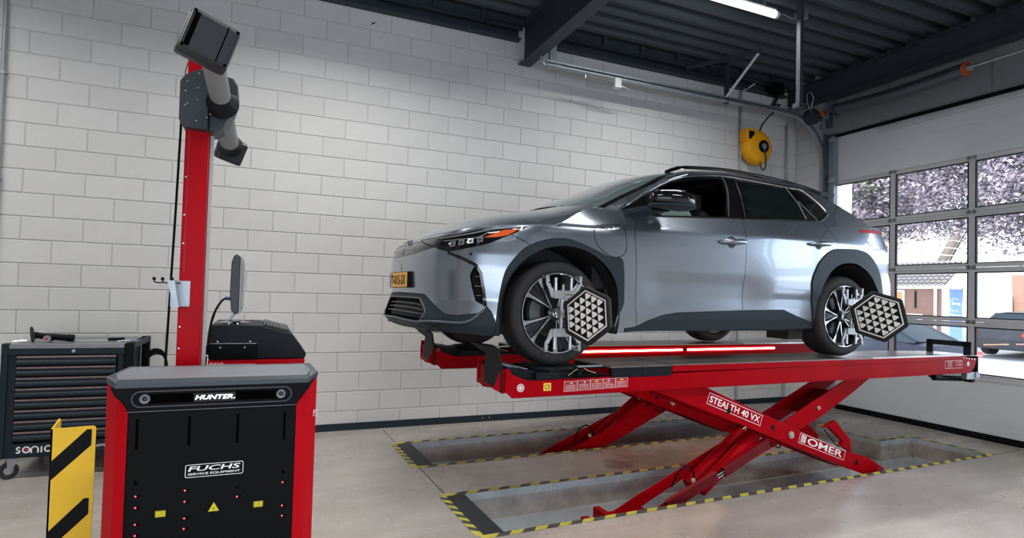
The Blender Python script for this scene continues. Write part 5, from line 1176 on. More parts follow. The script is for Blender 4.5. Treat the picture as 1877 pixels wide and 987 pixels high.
# parking sensor, number plate, badge
p = Spt(.874, 1.691, .002); g = MB(); g.sphere((float(p[0]), CARV-float(p[1]), 1.691), .009, 10); g.build('parking_sensor', M_black, car)
g = MB(); g.box(1.022, 1.05, CARV-.26, CARV+.26, 1.470, 1.585, bev=.003); np_ = g.build('number_plate', M_black, car, label='yellow number plate T-015-SX in a black holder')
g = MB(); g.box(1.018, 1.0225, CARV-.25, CARV+.25, 1.475, 1.580, bev=.001); g.build('plate_face', M_plate, np_)
g = MB(); g.box(1.0165, 1.0185, CARV+.215, CARV+.25, 1.476, 1.579); g.build('blue_band', mat('plate_blue', (.02, .06, .35), .4), np_)
g = MB(); put_text(g, 'T-015-SX', (1.0165, CARV+.200, 1.492), (0, -1, 0), (0, 0, 1), .072, .42, bold=.02); g.build('plate_lettering', M_black, np_, weld=False)
g = MB(); hz0 = float(hoodz(np.array(1.10), np.array(0.))); g.lathe([(.045, 0), (.052, .004), (.045, .008)], (1.10, CARV, hz0-.002), (-.3, 0, 1), n=24); g.lathe([(.020, 0), (.026, .004), (.020, .008)], (1.10, CARV, hz0-.002), (-.3, 0, 1), n=20); g.build('badge', M_chrome, car)
# lettering on the charge flap
for sd in (1, -1):
    g = MB(); vs, fs = text_mesh('ELECTRIC', .026, .150, bold=.02); P = []
    for a, b in vs: q = Spt(1.785+a, 1.905+b, .002); P.append((q[0], CARV-sd*q[1], q[2]))
    g.add(P, fs); g.build('flap_lettering', M_chrome, PARTS[('charge_flap', sd)], weld=False)
# door handles
for (s0, zc, nm) in ((2.958, 1.887, 'front_door'), (3.925, 1.931, 'rear_door')):
    for sd in (1, -1):
        P = [Spt(s0+.045*math.cos(a), zc+.047*math.sin(a), .0012) for a in np.linspace(0, 2*math.pi, 25)[:-1]]; g = MB(); Pn = [(p[0], CARV-sd*p[1], p[2]) for p in P]; c_ = Spt(s0, zc, .0006)
        g.add(Pn+[(c_[0], CARV-sd*c_[1], c_[2])], [[i, (i+1) % 24, 24] for i in range(24)], 0, True); g.build('handle_dish', mat('handle_recess_shade', (.02, .023, .027), .45), PARTS[(nm, sd)])  # nearly flat disc; the shade of the recess is put into its dark colour
        pts_ = []; rr_ = []
        for t in np.linspace(0, 1, 13):
            q = Spt(s0-.125+.25*t, zc-.004+.010*t, .012+.020*math.sin(math.pi*min(1, max(0, t)))**.6); pts_.append((float(q[0]), CARV-sd*float(q[1]), float(q[2]))); rr_.append(.007+.014*min(1, 3.2*t)*(1 if t < .97 else .8))
        g = MB(); g.tube(pts_, rr_, n=10); g.build('door_handle', M_body, PARTS[(nm, sd)])
# mirrors
for sd in (1, -1):
    def mv(u, v, z): return (u, v if sd > 0 else 2*CARV-v, z)
    g = MB(); sec = [(2.455, .02, .015), (2.475, .045, .040), (2.53, .075, .060), (2.62, .085, .072), (2.71, .085, .070), (2.775, .07, .055), (2.81, .035, .03)]
    vs = []; n = 16
    for (u, rv, rz_) in sec:
        for k in range(n): a = 2*math.pi*k/n; zz = 2.122+rz_*math.sin(a); vs.append(mv(u, 3.11+rv*math.cos(a), max(zz, 2.088-.012+ (u-2.46)*.03)))
    g.add(vs, [[i*n+k, i*n+(k+1) % n, (i+1)*n+(k+1) % n, (i+1)*n+k] for i in range(len(sec)-1) for k in range(n)]+[list(range(n)), list(range(len(vs)-n, len(vs)))], 0, True); mr_ = g.build('door_mirror', M_blackgloss, car)
    g = MB(); sec = [(2.45, .03, .012), (2.53, .075, .02), (2.62, .085, .026), (2.71, .088, .03), (2.78, .075, .026), (2.815, .035, .012)]; vs = []
    for (u, rv, rz_) in sec:
        for k in range(n): a = 2*math.pi*k/n; vs.append(mv(u, 3.11+rv*math.cos(a), 2.074+rz_*math.sin(a)+(u-2.46)*.02))
    g.add(vs, [[i*n+k, i*n+(k+1) % n, (i+1)*n+(k+1) % n, (i+1)*n+k] for i in range(len(sec)-1) for k in range(n)]+[list(range(n)), list(range(len(vs)-n, len(vs)))], 0, True)
    vs = []
    for (u, v, z, w, h) in ((2.50, 3.385, 2.035, .12, .020), (2.50, 3.32, 2.045, .10, .018), (2.53, 3.24, 2.055, .085, .016), (2.58, 3.16, 2.065, .08, .016)):
        vs += [mv(u-w, v, z-h), mv(u+w, v, z-h), mv(u+w, v, z+h), mv(u-w, v, z+h)]
    g.add(vs, [[i*4+k, i*4+(k+1) % 4, (i+1)*4+(k+1) % 4, (i+1)*4+k] for i in range(3) for k in range(4)]); g.build('mirror_base', M_clad, mr_, bevel=.006)
# ---- wheels
def wheel(uc, vout, spin, zc=1.327):
    sd = 1 if vout < CARV else -1
    w = MB(); R0 = .350; pr = [(.262, -.015), (.270, .0), (.285, .006), (.305, .007), (.322, .002), (.336, -.010), (.344, -.026), (.3485, -.045), (.3495, -.065), (.343, -.067), (.343, -.075), (.350, -.077), (.350, -.105), (.343, -.107), (.343, -.118), (.350, -.12), (.350, -.148), (.343, -.15), (.343, -.158), (.3495, -.16), (.3485, -.18), (.344, -.199), (.336, -.215), (.305, -.232), (.285, -.231), (.262, -.21)]
    c = Vector((uc, vout, zc)); ax = (0, -sd, 0)
    w.lathe(pr, c, ax, n=96); tyre = w.build('wheel', M_rubber, car, label=None)
    w = MB(); Rm = rotm(ax)
    for k in range(88):
        a = 2*math.pi*k/88
        for (h0, h1, rr_, sk) in ((-.066, -.012, .351, .012), (-.215, -.161, .351, .012)):
            P = [];
            for (h, r_) in ((h0, .3505), ((h0+h1)/2, .3498), (h1, .337) if h1 > -.1 else (h1, .3505)):
                for da in (0, .0042): P.append(c+Rm @ Vector(((r_+.0022)*math.cos(a+da*12*0+da+ (h*.25)), (r_+.0022)*math.sin(a+da+(h*.25)), h)))
            w.add(P, [[0, 1, 3, 2], [2, 3, 5, 4]])
    w.build('tread_sipes', mat('sipe_black', (.004, .004, .004), .9), tyre, kind='stuff', weld=False)
    w = MB(); w.lathe([(.262, -.012), (.267, -.001), (.265, .005), (.258, .004), (.252, -.010), (.246, -.05), (.235, -.12), (.235, -.20), (.262, -.21)], c, ax, n=72); w.build('rim_barrel', M_alloyblack, tyre)
    w = MB(); w.lathe([(.2665, .0052), (.2655, .007), (.2595, .0065), (.257, -.001)], c, ax, n=72); w.build('rim_lip', M_alloy, tyre)
    def P3(r, a, h): return c+Rm @ Vector((r*math.cos(a), r*math.sin(a), h))
    for k in range(5):
        a0 = math.radians(spin)+2*math.pi*k/5
        for s2 in (-1, 1):
            def strip(mb, pts_, mi=0):   # pts: (r, angle, halfwidth, h)
                vs = []
                for (r, a, hw, h) in pts_:
                    d_ = hw/r; vs += [P3(r, a-d_, h), P3(r, a+d_, h), P3(r, a+d_*1.3, h-.03), P3(r, a-d_*1.3, h-.03)]
                n = len(pts_); mb.add(vs, [[i*4, i*4+1, (i+1)*4+1, (i+1)*4] for i in range(n-1)]+[[0, 1, 2, 3], [4*n-4, 4*n-3, 4*n-2, 4*n-1]], mi); mb.add(vs, [[i*4+a_, i*4+b_, (i+1)*4+b_, (i+1)*4+a_] for i in range(n-1) for a_, b_ in ((1, 2), (2, 3), (3, 0))], 1)
            mb = MB(); strip(mb, [(.052, a0+s2*.10, .0035, -.026), (.12, a0+s2*.185, .0050, -.016), (.19, a0+s2*.225, .0065, -.006), (.235, a0+s2*.245, .011, .0), (.2585, a0+s2*.26, .019, .004)]); mb.build('spoke', [M_alloy, M_alloyblack], tyre)
        mb = MB()
        for s2 in (-1, 1): strip(mb, [(.060, a0+s2*.03, .003, -.034), (.14, a0+s2*.085, .003, -.026), (.225, a0+s2*.10, .004, -.012), (.256, a0+s2*.10, .006, -.004)])
        vs = [P3(.07, a0-.08, -.040), P3(.07, a0+.08, -.040), P3(.25, a0+.2, -.020), P3(.25, a0-.2, -.020)]; mb.add(vs, [[0, 1, 2, 3]], 1)
        mb.build('spoke_blade', [mat('satin_blade', (.045, .055, .07), .3, metal=.3), M_alloyblack], tyre)
    w = MB(); w.lathe([(0, -.016), (.030, -.017), (.034, -.020), (.056, -.028), (.060, -.05)], c, ax, n=32); w.build('hub', M_alloyblack, tyre)
    w = MB(); w.lathe([(.024, -.0155), (.027, -.014), (.030, -.0165)], c, ax, n=28); w.lathe([(.010, -.0145), (.013, -.013), (.015, -.0145)], c, ax, n=20); w.lathe([(0, -.0165), (.012, -.0150)], c, ax, n=6); w.build('hub_badge', M_chrome, tyre)
    w = MB(); w.lathe([(.05, -.085), (.165, -.085), (.165, -.105), (.05, -.105)], c, ax, n=48); w.build('brake_disc', mat('disc_iron', (.05, .05, .055), .4, metal=.6), tyre)
    w = MB(); w.lathe([(.10, -.07), (.175, -.07), (.178, -.115), (.10, -.115)], c, ax, n=10, a0=math.pi*.85, a1=math.pi*1.15); w.build('brake_caliper', mat('caliper_grey', (.10, .12, .12), .5), tyre)
    w = MB(); w.lathe([(0, -.15), (.235, -.16)], c, ax, n=32); w.build('inner_hub', M_under, tyre)
    w = MB(); w.lathe([(.235, -.212), (.250, -.217), (.255, -.212)], c, ax, n=48); w.build('inner_rim_edge', mat('inner_rim_brown', (.30, .25, .21), .4, metal=.4), tyre)
    return tyre
wheel(1.883, 3.33, 138); wheel(4.733, 3.33, 108, 1.331); wheel(1.883, 5.07, 20); wheel(4.733, 5.07, 50, 1.331)
# ---- wheel housings, floor, interior
for uc in (1.90, 4.735):
    for sd in (1, -1):
        v0 = 3.285 if sd > 0 else 2*CARV-3.285; v1 = v0+sd*.36; g = MB(); A_s = np.radians(np.linspace(-18, 198, 29)); vs = []
        for a in A_s: vs += [(uc+.447*math.cos(a), v0, 1.327+.447*math.sin(a)), (uc+.447*math.cos(a), v1, 1.327+.447*math.sin(a))]
        g.add(vs, [[2*i, 2*i+1, 2*i+3, 2*i+2] for i in range(28)], 0, True); g.add([vs[2*i+1] for i in range(29)], [list(range(29))]); g.build('wheel_arch_liner', M_under, car)
g = MB(); g.box(2.36, 4.27, 3.36, 5.04, 1.205, 1.24); g.box(1.10, 1.45, 3.55, 4.85, 1.19, 1.22); g.box(1.40, 2.40, 3.66, 4.74, 1.20, 1.30); g.box(4.25, 5.2, 3.66, 4.74, 1.22, 1.32); g.box(5.15, 5.55, 3.6, 4.8, 1.25, 1.28); g.box(4.13, 4.30, 3.40, 3.62, 1.13, 1.21); g.build('underbody', M_under, car)
M_seat = mat('seat_black', (.02, .02, .022), .8)
for (uc, vc) in ((3.22, 3.80), (3.22, 4.60), (4.15, 3.80), (4.15, 4.60)):
    g = MB(); g.box(uc-.50, uc+.02, vc-.24, vc+.24, 1.52, 1.66, bev=.04); se = g.build('seat', M_seat, car)
    g = MB(); g.prism([(0, 1.62), (.12, 1.62), (.26, 2.15), (.16, 2.17)], (uc-.05, vc-.23, 0), (1, 0, 0), (0, 0, 1), (0, 1, 0), .46); g.build('backrest', M_seat, se, bevel=.03)
    g = MB(); g.box(uc+.13, uc+.22, vc-.12, vc+.12, 2.17, 2.32, bev=.03); g.build('headrest', M_seat, se)
g = MB(); g.prism([(2.20, 1.95), (2.62, 1.98), (2.72, 1.90), (2.70, 1.5), (2.20, 1.5)], (0, 3.42, 0), (1, 0, 0), (0, 0, 1), (0, 1, 0), 1.56); g.build('dashboard', M_seat, car)
g = MB(); pts_ = [(2.86+.05*math.sin(a)*.4, 3.80+.17*math.cos(a), 1.93+.17*math.sin(a)) for a in np.linspace(0, 2*math.pi, 25)[:-1]]; g.tube(pts_, .014, n=6, closed=True); g.bar((2.86, 3.64, 1.93), (2.86, 3.96, 1.93), .04, .03); g.build('steering_wheel', M_seat, car)
g = MB(); g.box(2.3, 4.6, 3.40, 3.42, 1.3, 2.04); g.box(2.3, 4.6, 4.98, 5.0, 1.3, 2.04); g.box(4.58, 4.62, 3.4, 5.0, 1.3, 2.05); g.box(3.5, 4.5, 3.55, 4.85, 2.40, 2.42); g.build('interior_trim', M_seat, car)
# the front window is let down: a strip of its glass shows behind the mirror
slab([(2.33, 2.045), (2.62, 2.065), (2.60, 2.125), (2.36, 2.10)], -.012, .002, 'lowered_window_glass', mat('window_glass_green', (.16, .22, .20), .1), (1,))
# ================================================================== wheel alignment targets clamped to the near wheels
M_cast = mat('cast_aluminium', (.42, .44, .46), .42, metal=.55, noise=.12, nscale=40)
M_tri = mat('target_reflector', (.62, .62, .60), .55)
M_hexrub = mat('target_rubber', (.010, .011, .013), .55, spec=.3)
def target(uc, zc, vf, bc, nrm, spin, Rh, label):
    t = thing('wheel_alignment_target', label, 'alignment target', (uc, vf, zc), rz=TH, group='hexagonal targets clamped to the wheels')
    K = .93
    def P(x, v, z): return (uc+x, v, zc+z*K)
    for s in (1, -1):
        g = MB(); z0, z1 = (.098, .150) if s > 0 else (-.150, -.098)
        g.box(uc-.078, uc+.078, vf-.075, vf-.035, zc+z0, zc+z1, bev=.004); g.box(uc-.075, uc+.075, vf-.080, vf-.074, zc+z1-.006, zc+z1); g.box(uc-.075, uc+.075, vf-.080, vf-.074, zc+z0, zc+z0+.006)
        g.build('clamp_block', M_cast, t)
        for sx in (-1, 1):
            g = MB(); poly = [(.070, .112), (.078, .165), (.098, .19), (.118, .262), (.128, .268), (.136, .258), (.132, .20), (.112, .165), (.095, .112)]
            g.prism([(sx*a, s*b*K) for a, b in poly], (uc, vf-.066, zc), (1, 0, 0), (0, 0, 1), (0, 1, 0), .014)
            g.box(uc+sx*.124-.010, uc+sx*.124+.010, vf-.066, vf+.0, zc+s*.237-.010, zc+s*.237+.010, bev=.003)
            g.build('jaw_arm', M_cast, t, bevel=.002)
            g = MB(); g.cyl(P(sx*.120, vf-.068, s*.25), P(sx*.120, vf-.072, s*.25), .006, n=10); g.cyl(P(sx*.108, vf-.0665, s*.215), P(sx*.108, vf-.0680, s*.215), .008, n=12, mi=1); g.build('jaw_bolt', [M_bolt, M_black], t)
            g = MB(); g.cyl(P(sx*.058, vf-.05, s*.105), P(sx*.058, vf-.05, s*.245), .0115, n=16); g.cyl(P(sx*.058, vf-.05, s*.243), P(sx*.058, vf-.05, s*.250), .0135, n=16); g.build('guide_cylinder', M_steel, t)
    g = MB(); g.cyl(P(0, vf-.05, .15), P(0, vf-.05, .235), .006, n=12, mi=0); g.cyl(P(0, vf-.05, .205), P(0, vf-.05, .25), .022, .030, n=8, mi=1); g.cyl(P(0, vf-.05, .25), P(0, vf-.05, .270), .036, n=8, mi=1); g.cyl(P(-.02, vf-.05, .27), P(-.02, vf-.05, .283), .005, n=8, mi=0); g.build('clamp_knob', [M_steel, M_black], t)
    g = MB(); g.cyl(P(-.012, vf-.05, -.11), P(-.012, vf-.05, .11), .0105, n=16)
    for k in range(6): g.cyl(P(-.012, vf-.05, -.085+.03*k), P(-.012, vf-.05, -.080+.03*k), .014, n=14)
    g.cyl(P(.03, vf-.045, -.11), P(.03, vf-.045, .11), .006, n=10); g.build('centre_rod', M_steel, t)
    g = MB(); g.box(uc-.03, uc+.03, vf-.075, vf-.03, zc-.025, zc+.025, bev=.004); g.build('centre_block', M_cast, t)
    g = MB(); g.cyl(P(0, vf-.06, 0), Vector(bc)-Vector(nrm).normalized()*.02, .014, n=14); g.build('target_shaft', M_steel, t)
    g = MB(); g.quad(P(-.005, vf-.0765, .120), P(.065, vf-.0765, .120), P(.065, vf-.0765, .145), P(-.005, vf-.0765, .145)); put_text(g, 'HUNTER', P(.002, vf-.0772, .127), (1, 0, 0), (0, 0, 1), .011, .056, bold=.03, shear=.2, mi=1); g.build('clamp_label', [M_alloy, M_black], t, weld=False)
    g = MB(); g.quad(P(.045, vf-.0765, -.150), P(.063, vf-.0765, -.150), P(.063, vf-.0765, -.128), P(.045, vf-.0765, -.128)); g.build('small_label', mat('pale_label', (.75, .5, .35), .6), t)
    n = Vector(nrm).normalized(); ex0 = Vector((0, 0, 1)).cross(n).normalized(); ey0 = n.cross(ex0)
    if ey0.z < 0: ey0 = -ey0
    ex0 = Vector(ex0) if ex0.x > 0 else -ex0
    ey = ey0*math.cos(spin)+ex0*math.sin(spin); ex = ex0*math.cos(spin)-ey0*math.sin(spin); c = Vector(bc)
    def hexpts(R, rc=.0, m=5):
        o = []
        for k in range(6):
            a = k*math.pi/3; v = Vector((R*math.sin(a), R*math.cos(a), 0))
            if rc == 0: o.append(v); continue
            for q in range(m+1):
                b = a-math.pi/6+math.pi/3*q/m; cc = Vector((math.sin(a), math.cos(a), 0))*(R-rc/math.cos(math.pi/6)); o.append(cc+Vector((math.sin(b), math.cos(b), 0))*rc)
        return o
    def ringmesh(g, loops, mi=0):   # loops: list of (pts, height)
        k = len(loops[0][0]); vs = []
        for pts, h in loops: vs += [c+ex*p.x+ey*p.y+n*h for p in pts]
        g.add(vs, [[i*k+j, i*k+(j+1) % k, (i+1)*k+(j+1) % k, (i+1)*k+j] for i in range(len(loops)-1) for j in range(k)], mi, True)
        return vs
    g = MB(); A = hexpts(Rh, .03); B = hexpts(Rh-.010, .022); D = hexpts(Rh-.024, .014)
    vs = ringmesh(g, [(D, -.026), (B, -.026), (A, -.016), (A, .002), (B, .010), (D, .010), (D, .004)]); k = len(A); g.add(vs[-k:], [list(range(k))]); g.add(vs[:k], [list(range(k))[::-1]]); g.build('target_housing', M_hexrub, t)
    g = MB(); r1 = hexpts(Rh*.845); r2 = hexpts(Rh*.79); ringmesh(g, [(r1, .0048), (r2, .0048)]); g.build('border_line', M_tri, t)
    g = MB(); r2 = hexpts(Rh*.785); g.add([c+ex*p.x+ey*p.y+n*.0046 for p in r2], [list(range(6))]); g.build('target_face', M_black, t)
    sc = Rh/.178
    for ci, num in enumerate((3, 4, 5, 6, 5, 4)):
        x = (.012+(ci-3)*.0386)*sc
        for i in range(num):
            y = (i-(num-1)/2)*.0446*sc; pts = []; s = .0215*sc
            for k in range(3):
                a = 2*math.pi*k/3; cx, cy = x+(s-.006*sc)*math.cos(a), y+(s-.006*sc)*math.sin(a)
                for q in (-1, 0, 1): pts.append((cx+.006*sc*math.cos(a+q*.9), cy+.006*sc*math.sin(a+q*.9)))
            g = MB(); g.prism(pts, c+n*.0048, ex, ey, n, .0015); g.build('reflector_triangle', M_tri, t)
target(1.885, 1.327, 3.318, (1.902, 3.0, 1.327), (-.893, -.44, .098), -.14, .187, 'hexagonal black target with pale triangles clamped to the front wheel')
target(4.733, 1.331, 3.318, (4.65, 2.98, 1.345), (-.855, -.517, .04), -.21, .212, 'tilted hexagonal black target with pale triangles clamped to the rear wheel')
# ================================================================== workshop equipment on the left
M_cabred = mat('cabinet_red', (.40, .0008, .006), .4, noise=.06, spec=.12)
M_cabblack = mat('cabinet_black', (.002, .0025, .0032), .45, spec=.1)
M_capgrey = mat('cap_grey', (.15, .16, .18), .4)
M_capdark = mat('cap_dark', (.035, .045, .055), .42)
M_ledred = mat('indicator_led_red', (.6, .01, .02), .4, emit=(1, .03, .05), estr=6)
M_sign = mat('lit_sign', (.9, .95, 1), .4, emit=(.75, .85, 1), estr=5)
X, Z = (1, 0, 0), (0, 0, 1)
cab = thing('alignment_cabinet', 'black and red cabinet with lit white sign standing beside the yellow guard', 'cabinet', (-.135, 2.35, 0))
xm = -.135; YF = 2.15
g = MB(); g.box(xm-.25, xm+.25, YF, 2.55, .10, 1.035, bev=.004); g.build('front_panel', M_cabblack, cab)
for s in (-1, 1):
    g = MB(); pl_ = [(xm+s*.25, YF+.002), (xm+s*.285, YF+.020), (xm+s*.322, YF+.065), (xm+s*.322, 2.55), (xm+s*.25, 2.55)]
    b0 = [(x, y, .08) for x, y in pl_]; t0 = [(pl_[0][0], pl_[0][1], 1.04), (pl_[1][0], pl_[1][1], 1.085), (pl_[2][0], pl_[2][1], 1.128), (pl_[3][0], pl_[3][1], 1.128), (pl_[4][0], pl_[4][1], 1.128)]
    n = 5; g.add(b0+t0, [list(range(5))[::-1], list(range(5, 10)), *[[i, (i+1) % n, n+(i+1) % n, n+i] for i in range(n)]]); g.build('side_panel', M_cabred, cab, bevel=.004)
g = MB(); g.prism([(-.252, 1.037), (.252, 1.037), (.262, 1.065), (.287, 1.088), (.300, 1.113), (-.300, 1.113), (-.287, 1.088), (-.262, 1.065)], (xm, YF-.004, 0), X, Z, (0, 1, 0), .03); g.build('header_panel', M_cabblack, cab, bevel=.002)
g = MB(); g.quad((xm-.25, YF-.0045, 1.036), (xm+.25, YF-.0045, 1.036), (xm+.25, YF-.0045, 1.038), (xm-.25, YF-.0045, 1.038)); g.build('edge_line', M_capgrey, cab)
g = MB(); P0 = [(xm-.288, YF-.003, 1.110), (xm+.288, YF-.003, 1.110), (xm+.324, YF+.055, 1.126), (xm+.324, 2.56, 1.126), (xm-.324, 2.56, 1.126), (xm-.324, YF+.055, 1.126)]
P1 = [(xm-.288, YF-.003, 1.128), (xm+.288, YF-.003, 1.128), (xm+.324, YF+.055, 1.143), (xm+.315, 2.50, 1.138), (xm-.315, 2.50, 1.138), (xm-.324, YF+.055, 1.143)]
P2 = [(xm-.283, YF+.008, 1.139), (xm+.283, YF+.008, 1.139), (xm+.300, YF+.075, 1.148), (xm+.285, 2.38, 1.150), (xm-.285, 2.38, 1.150), (xm-.300, YF+.075, 1.148)]
g.add(P0+P1, [list(range(6))[::-1]]+[[i, (i+1) % 6, 6+(i+1) % 6, 6+i] for i in range(6)]); g.add(P1+P2, [[i, (i+1) % 6, 6+(i+1) % 6, 6+i] for i in range(6)]); g.build('top_cap', M_capdark, cab, bevel=.003)
g = MB(); g.add(P2, [list(range(6))]); g.add([(p[0], p[1], p[2]-.01) for p in P2]+P2, [[i, (i+1) % 6, 6+(i+1) % 6, 6+i] for i in range(6)]); g.build('top_inlay', M_capgrey, cab)
# header slot, lenses, lit sign
def rrect(x0, x1, z0, z1, r, m=5):
    o = []
    for cx, cz, a0 in ((x1-r, z1-r, 0), (x0+r, z1-r, 90), (x0+r, z0+r, 180), (x1-r, z0+r, 270)):
        for q in range(m+1): a = math.radians(a0+90*q/m); o.append((cx+r*math.cos(a), cz+r*math.sin(a)))
    return o
def rring(g, R1, R2, y, mi=0): n = len(R1); g.add([(a, y, b) for a, b in R1]+[(a, y, b) for a, b in R2], [[i, (i+1) % n, n+(i+1) % n, n+i] for i in range(n)], mi)
g = MB(); rring(g, rrect(-.378, .100, 1.050, 1.103, .026), rrect(-.374, .096, 1.054, 1.099, .022), YF-.0055); g.build('slot_frame', M_capdark, cab)
g = MB(); g.prism(rrect(-.352, .076, 1.062, 1.092, .014), (0, YF-.0052, 0), X, Z, (0, -1, 0), .001); g.build('slot', mat('slot_black', (.0008, .0008, .0008), .8, spec=.02), cab)
for lx in (-.340, .064):
    g = MB(); g.lathe([(.006, -.001), (.010, .003), (.0135, .004), (.0155, .0)], (lx, YF-.006, 1.077), (0, -1, 0), n=24); g.build('lens_ring', M_capgrey, cab)
    g = MB(); g.lathe([(0, .003), (.005, .002), (.0075, 0)], (lx, YF-.006, 1.077), (0, -1, 0), n=16); g.build('lens', M_blackgloss, cab)
g = MB(); g.box(-.203, -.078, YF-.010, YF-.004, 1.062, 1.092, bev=.002); g.build('sign_box', M_blackgloss, cab)
g = MB(); put_text(g, 'HUNTER', (-.198, YF-.0108, 1.0695), X, Z, .0145, .112, bold=.02, shear=.25, spacing=1.02); g.quad((-.083, YF-.0108, 1.0695), (-.0795, YF-.0108, 1.0695), (-.0795, YF-.0108, 1.073), (-.083, YF-.0108, 1.073)); g.build('lit_lettering', M_sign, cab, label='lit white lettering HUNTER', weld=False)
for x, z0, z1 in ((-.358, .918, 1.014), (-.212, .919, 1.015), (-.068, .917, 1.014), (.079, .916, 1.014), (-.356, .805, .818), (.080, .800, .812), (-.062, .764, .770)):
    g = MB(); g.box(x-.004, x+.004, YF-.0008, YF+.002, z0, z1); g.build('slit', MATS['slot_black'], cab)
g = MB(); rring(g, rrect(-.219, -.046, .8135, .8560, .006), rrect(-.217, -.048, .8155, .8540, .005), YF-.0015)
put_text(g, 'FUCHS', (-.211, YF-.0015, .8335), X, Z, .0165, .156, bold=.02, shear=.18); put_text(g, 'SERVICE EQUIPMENT', (-.211, YF-.0015, .8195), X, Z, .0085, .156, bold=.02); g.build('maker_lettering', M_white_ink, cab, label='white lettering FUCHS SERVICE EQUIPMENT in a rounded frame', weld=False)
for x, z in ((-.355, .769), (-.354, .733), (-.353, .680), (-.352, .645), (-.217, .773), (-.217, .737), (-.216, .683), (-.216, .649), (-.062, .736), (.080, .770), (.081, .690), (.082, .655)):
    g = MB(); g.lathe([(0, .0015), (.0022, .001), (.003, 0)], (x, YF-.0005, z), (0, -1, 0), n=10); g.build('indicator_led', M_ledred, cab)
    g = MB(); g.box(x+.004, x+.012, YF-.0008, YF+.001, z-.004, z+.004); g.build('sensor_hole', MATS['slot_black'], cab)
for x, z in ((-.284, .706), (.005, .704)):
    g = MB(); g.quad((x-.0145, YF-.001, z-.010), (x+.0145, YF-.001, z-.010), (x+.0145, YF-.001, z+.010), (x-.0145, YF-.001, z+.010), 0); rect_outline(g, (x-.013, YF-.0014, z-.0085), X, Z, .026, .017, .0012, 1)
    for q, tx in enumerate(('LASER', 'RADIATION')): put_text(g, tx, (x-.009, YF-.0014, z+.001-q*.006), X, Z, .004, .018, mi=1)
    g.build('laser_label', [mat('label_yellow', (.72, .62, .02), .5), M_black], cab, weld=False)
g = MB(); x, z = -.131, .707; g.add([(x-.017, YF-.001, z-.011), (x+.017, YF-.001, z-.011), (x, YF-.001, z+.019)], [[0, 1, 2]], 0)
for (a, b) in (((-.0145, -.0095), (.0145, -.0095)), ((.0145, -.0095), (0, .0155)), ((0, .0155), (-.0145, -.0095))): g.bar((x+a[0], YF-.0014, z+a[1]), (x+b[0], YF-.0014, z+b[1]), .0004, .001, mi=1, up=(0, 1, 0))
for k in range(8): a = k*math.pi/4; g.bar((x, YF-.0014, z-.001), (x+.0055*math.cos(a), YF-.0014, z-.001+.0055*math.sin(a)), .0004, .0009, mi=1, up=(0, 1, 0))
g.build('laser_triangle', [MATS['label_yellow'], M_black], cab, label='yellow warning triangle with a starburst')
g = MB(); rring(g, rrect(.176, .1875, .9855, 1.009, .003), rrect(.1775, .186, .987, 1.0075, .002), 2.205-.02); put_text(g, 'F', (.179, 2.184, .996), X, Z, .008, .006); g.build('side_logo', M_white_ink, cab, weld=False)
for sx in (-.24, .24):
    for sy in (2.25, 2.5): g = MB(); g.cyl((xm+sx-.012, sy, .04), (xm+sx+.012, sy, .04), .04, n=16); g.box(xm+sx-.02, xm+sx+.02, sy-.02, sy+.02, .06, .10); g.build('caster', M_black, cab)
# ---- console with monitor
con = thing('aligner_console', 'red console with black keyboard housing behind the alignment cabinet', 'console', (-.02, 3.25, 0))
g = MB(); g.box(-.231, .192, 3.0, 3.5, .06, 1.100, bev=.004); g.build('body', M_cabred, con)
g = MB(); g.prism([(-.231, 1.102), (.191, 1.102), (.199, 1.125), (.185, 1.142), (.128, 1.222), (.09, 1.232), (-.016, 1.262), (-.228, 1.262), (-.233, 1.25)], (0, 2.995, 0), X, Z, (0, 1, 0), .51); g.build('keyboard_housing', mat('housing_black', (.008, .010, .013), .45, spec=.15), con, bevel=.006)
g = MB(); g.box(-.229, -.020, 2.992, 2.996, 1.106, 1.175); g.build('side_cover', M_cabblack, con)
g = MB(); g.quad((-.228, 2.9915, 1.176), (-.028, 2.9915, 1.176), (-.028, 2.9915, 1.1775), (-.228, 2.9915, 1.1775))
for x, z in ((-.193, 1.186), (-.055, 1.186), (-.182, 1.158), (-.078, 1.158)): g.cyl((x, 2.992, z), (x, 2.989, z), .0035, n=8)
g.build('cover_screws', M_steel, con)
for k in range(8):
    for j in range(6):
        x0 = .000+k*.0155; z0 = 1.264-(x0+.016)*.27; g = MB(); g.box(x0, x0+.013, 3.03+j*.075, 3.03+j*.075+.068, z0-.002, z0+.008, bev=.0015); g.build('key', mat('key_black', (.03, .033, .038), .4), con)
g = MB(); g.box(-.232, -.028, 2.9905, 2.9995, 1.078, 1.079); put_text(g, 'FUCHS', (-.222, 2.9985, 1.078), X, Z, .010, .055); g.build('console_logo', M_white_ink, con, weld=False)
g = MB(); 
for k, (a, b) in enumerate((((-.24, 3.02), (-.26, 1.12)), ((-.245, 3.05), (-.27, 1.10)), ((-.238, 3.1), (-.262, 1.14)))):
    g.tube([(-.228, 3.03+.03*k, 1.14), (-.245-.01*k, 3.0+.03*k, 1.15-.01*k), (-.262+.008*k, 3.0+.03*k, 1.11), (-.258+.006*k, 3.02, .9)], .006, n=6)
g.box(-.262, -.228, 3.0, 3.05, 1.125, 1.15); g.build('cable_bundle', M_black, con, kind='stuff')
mon = thing('monitor', 'flat black monitor seen edge-on, standing on the console', 'monitor', (-.132, 3.24, 1.262))
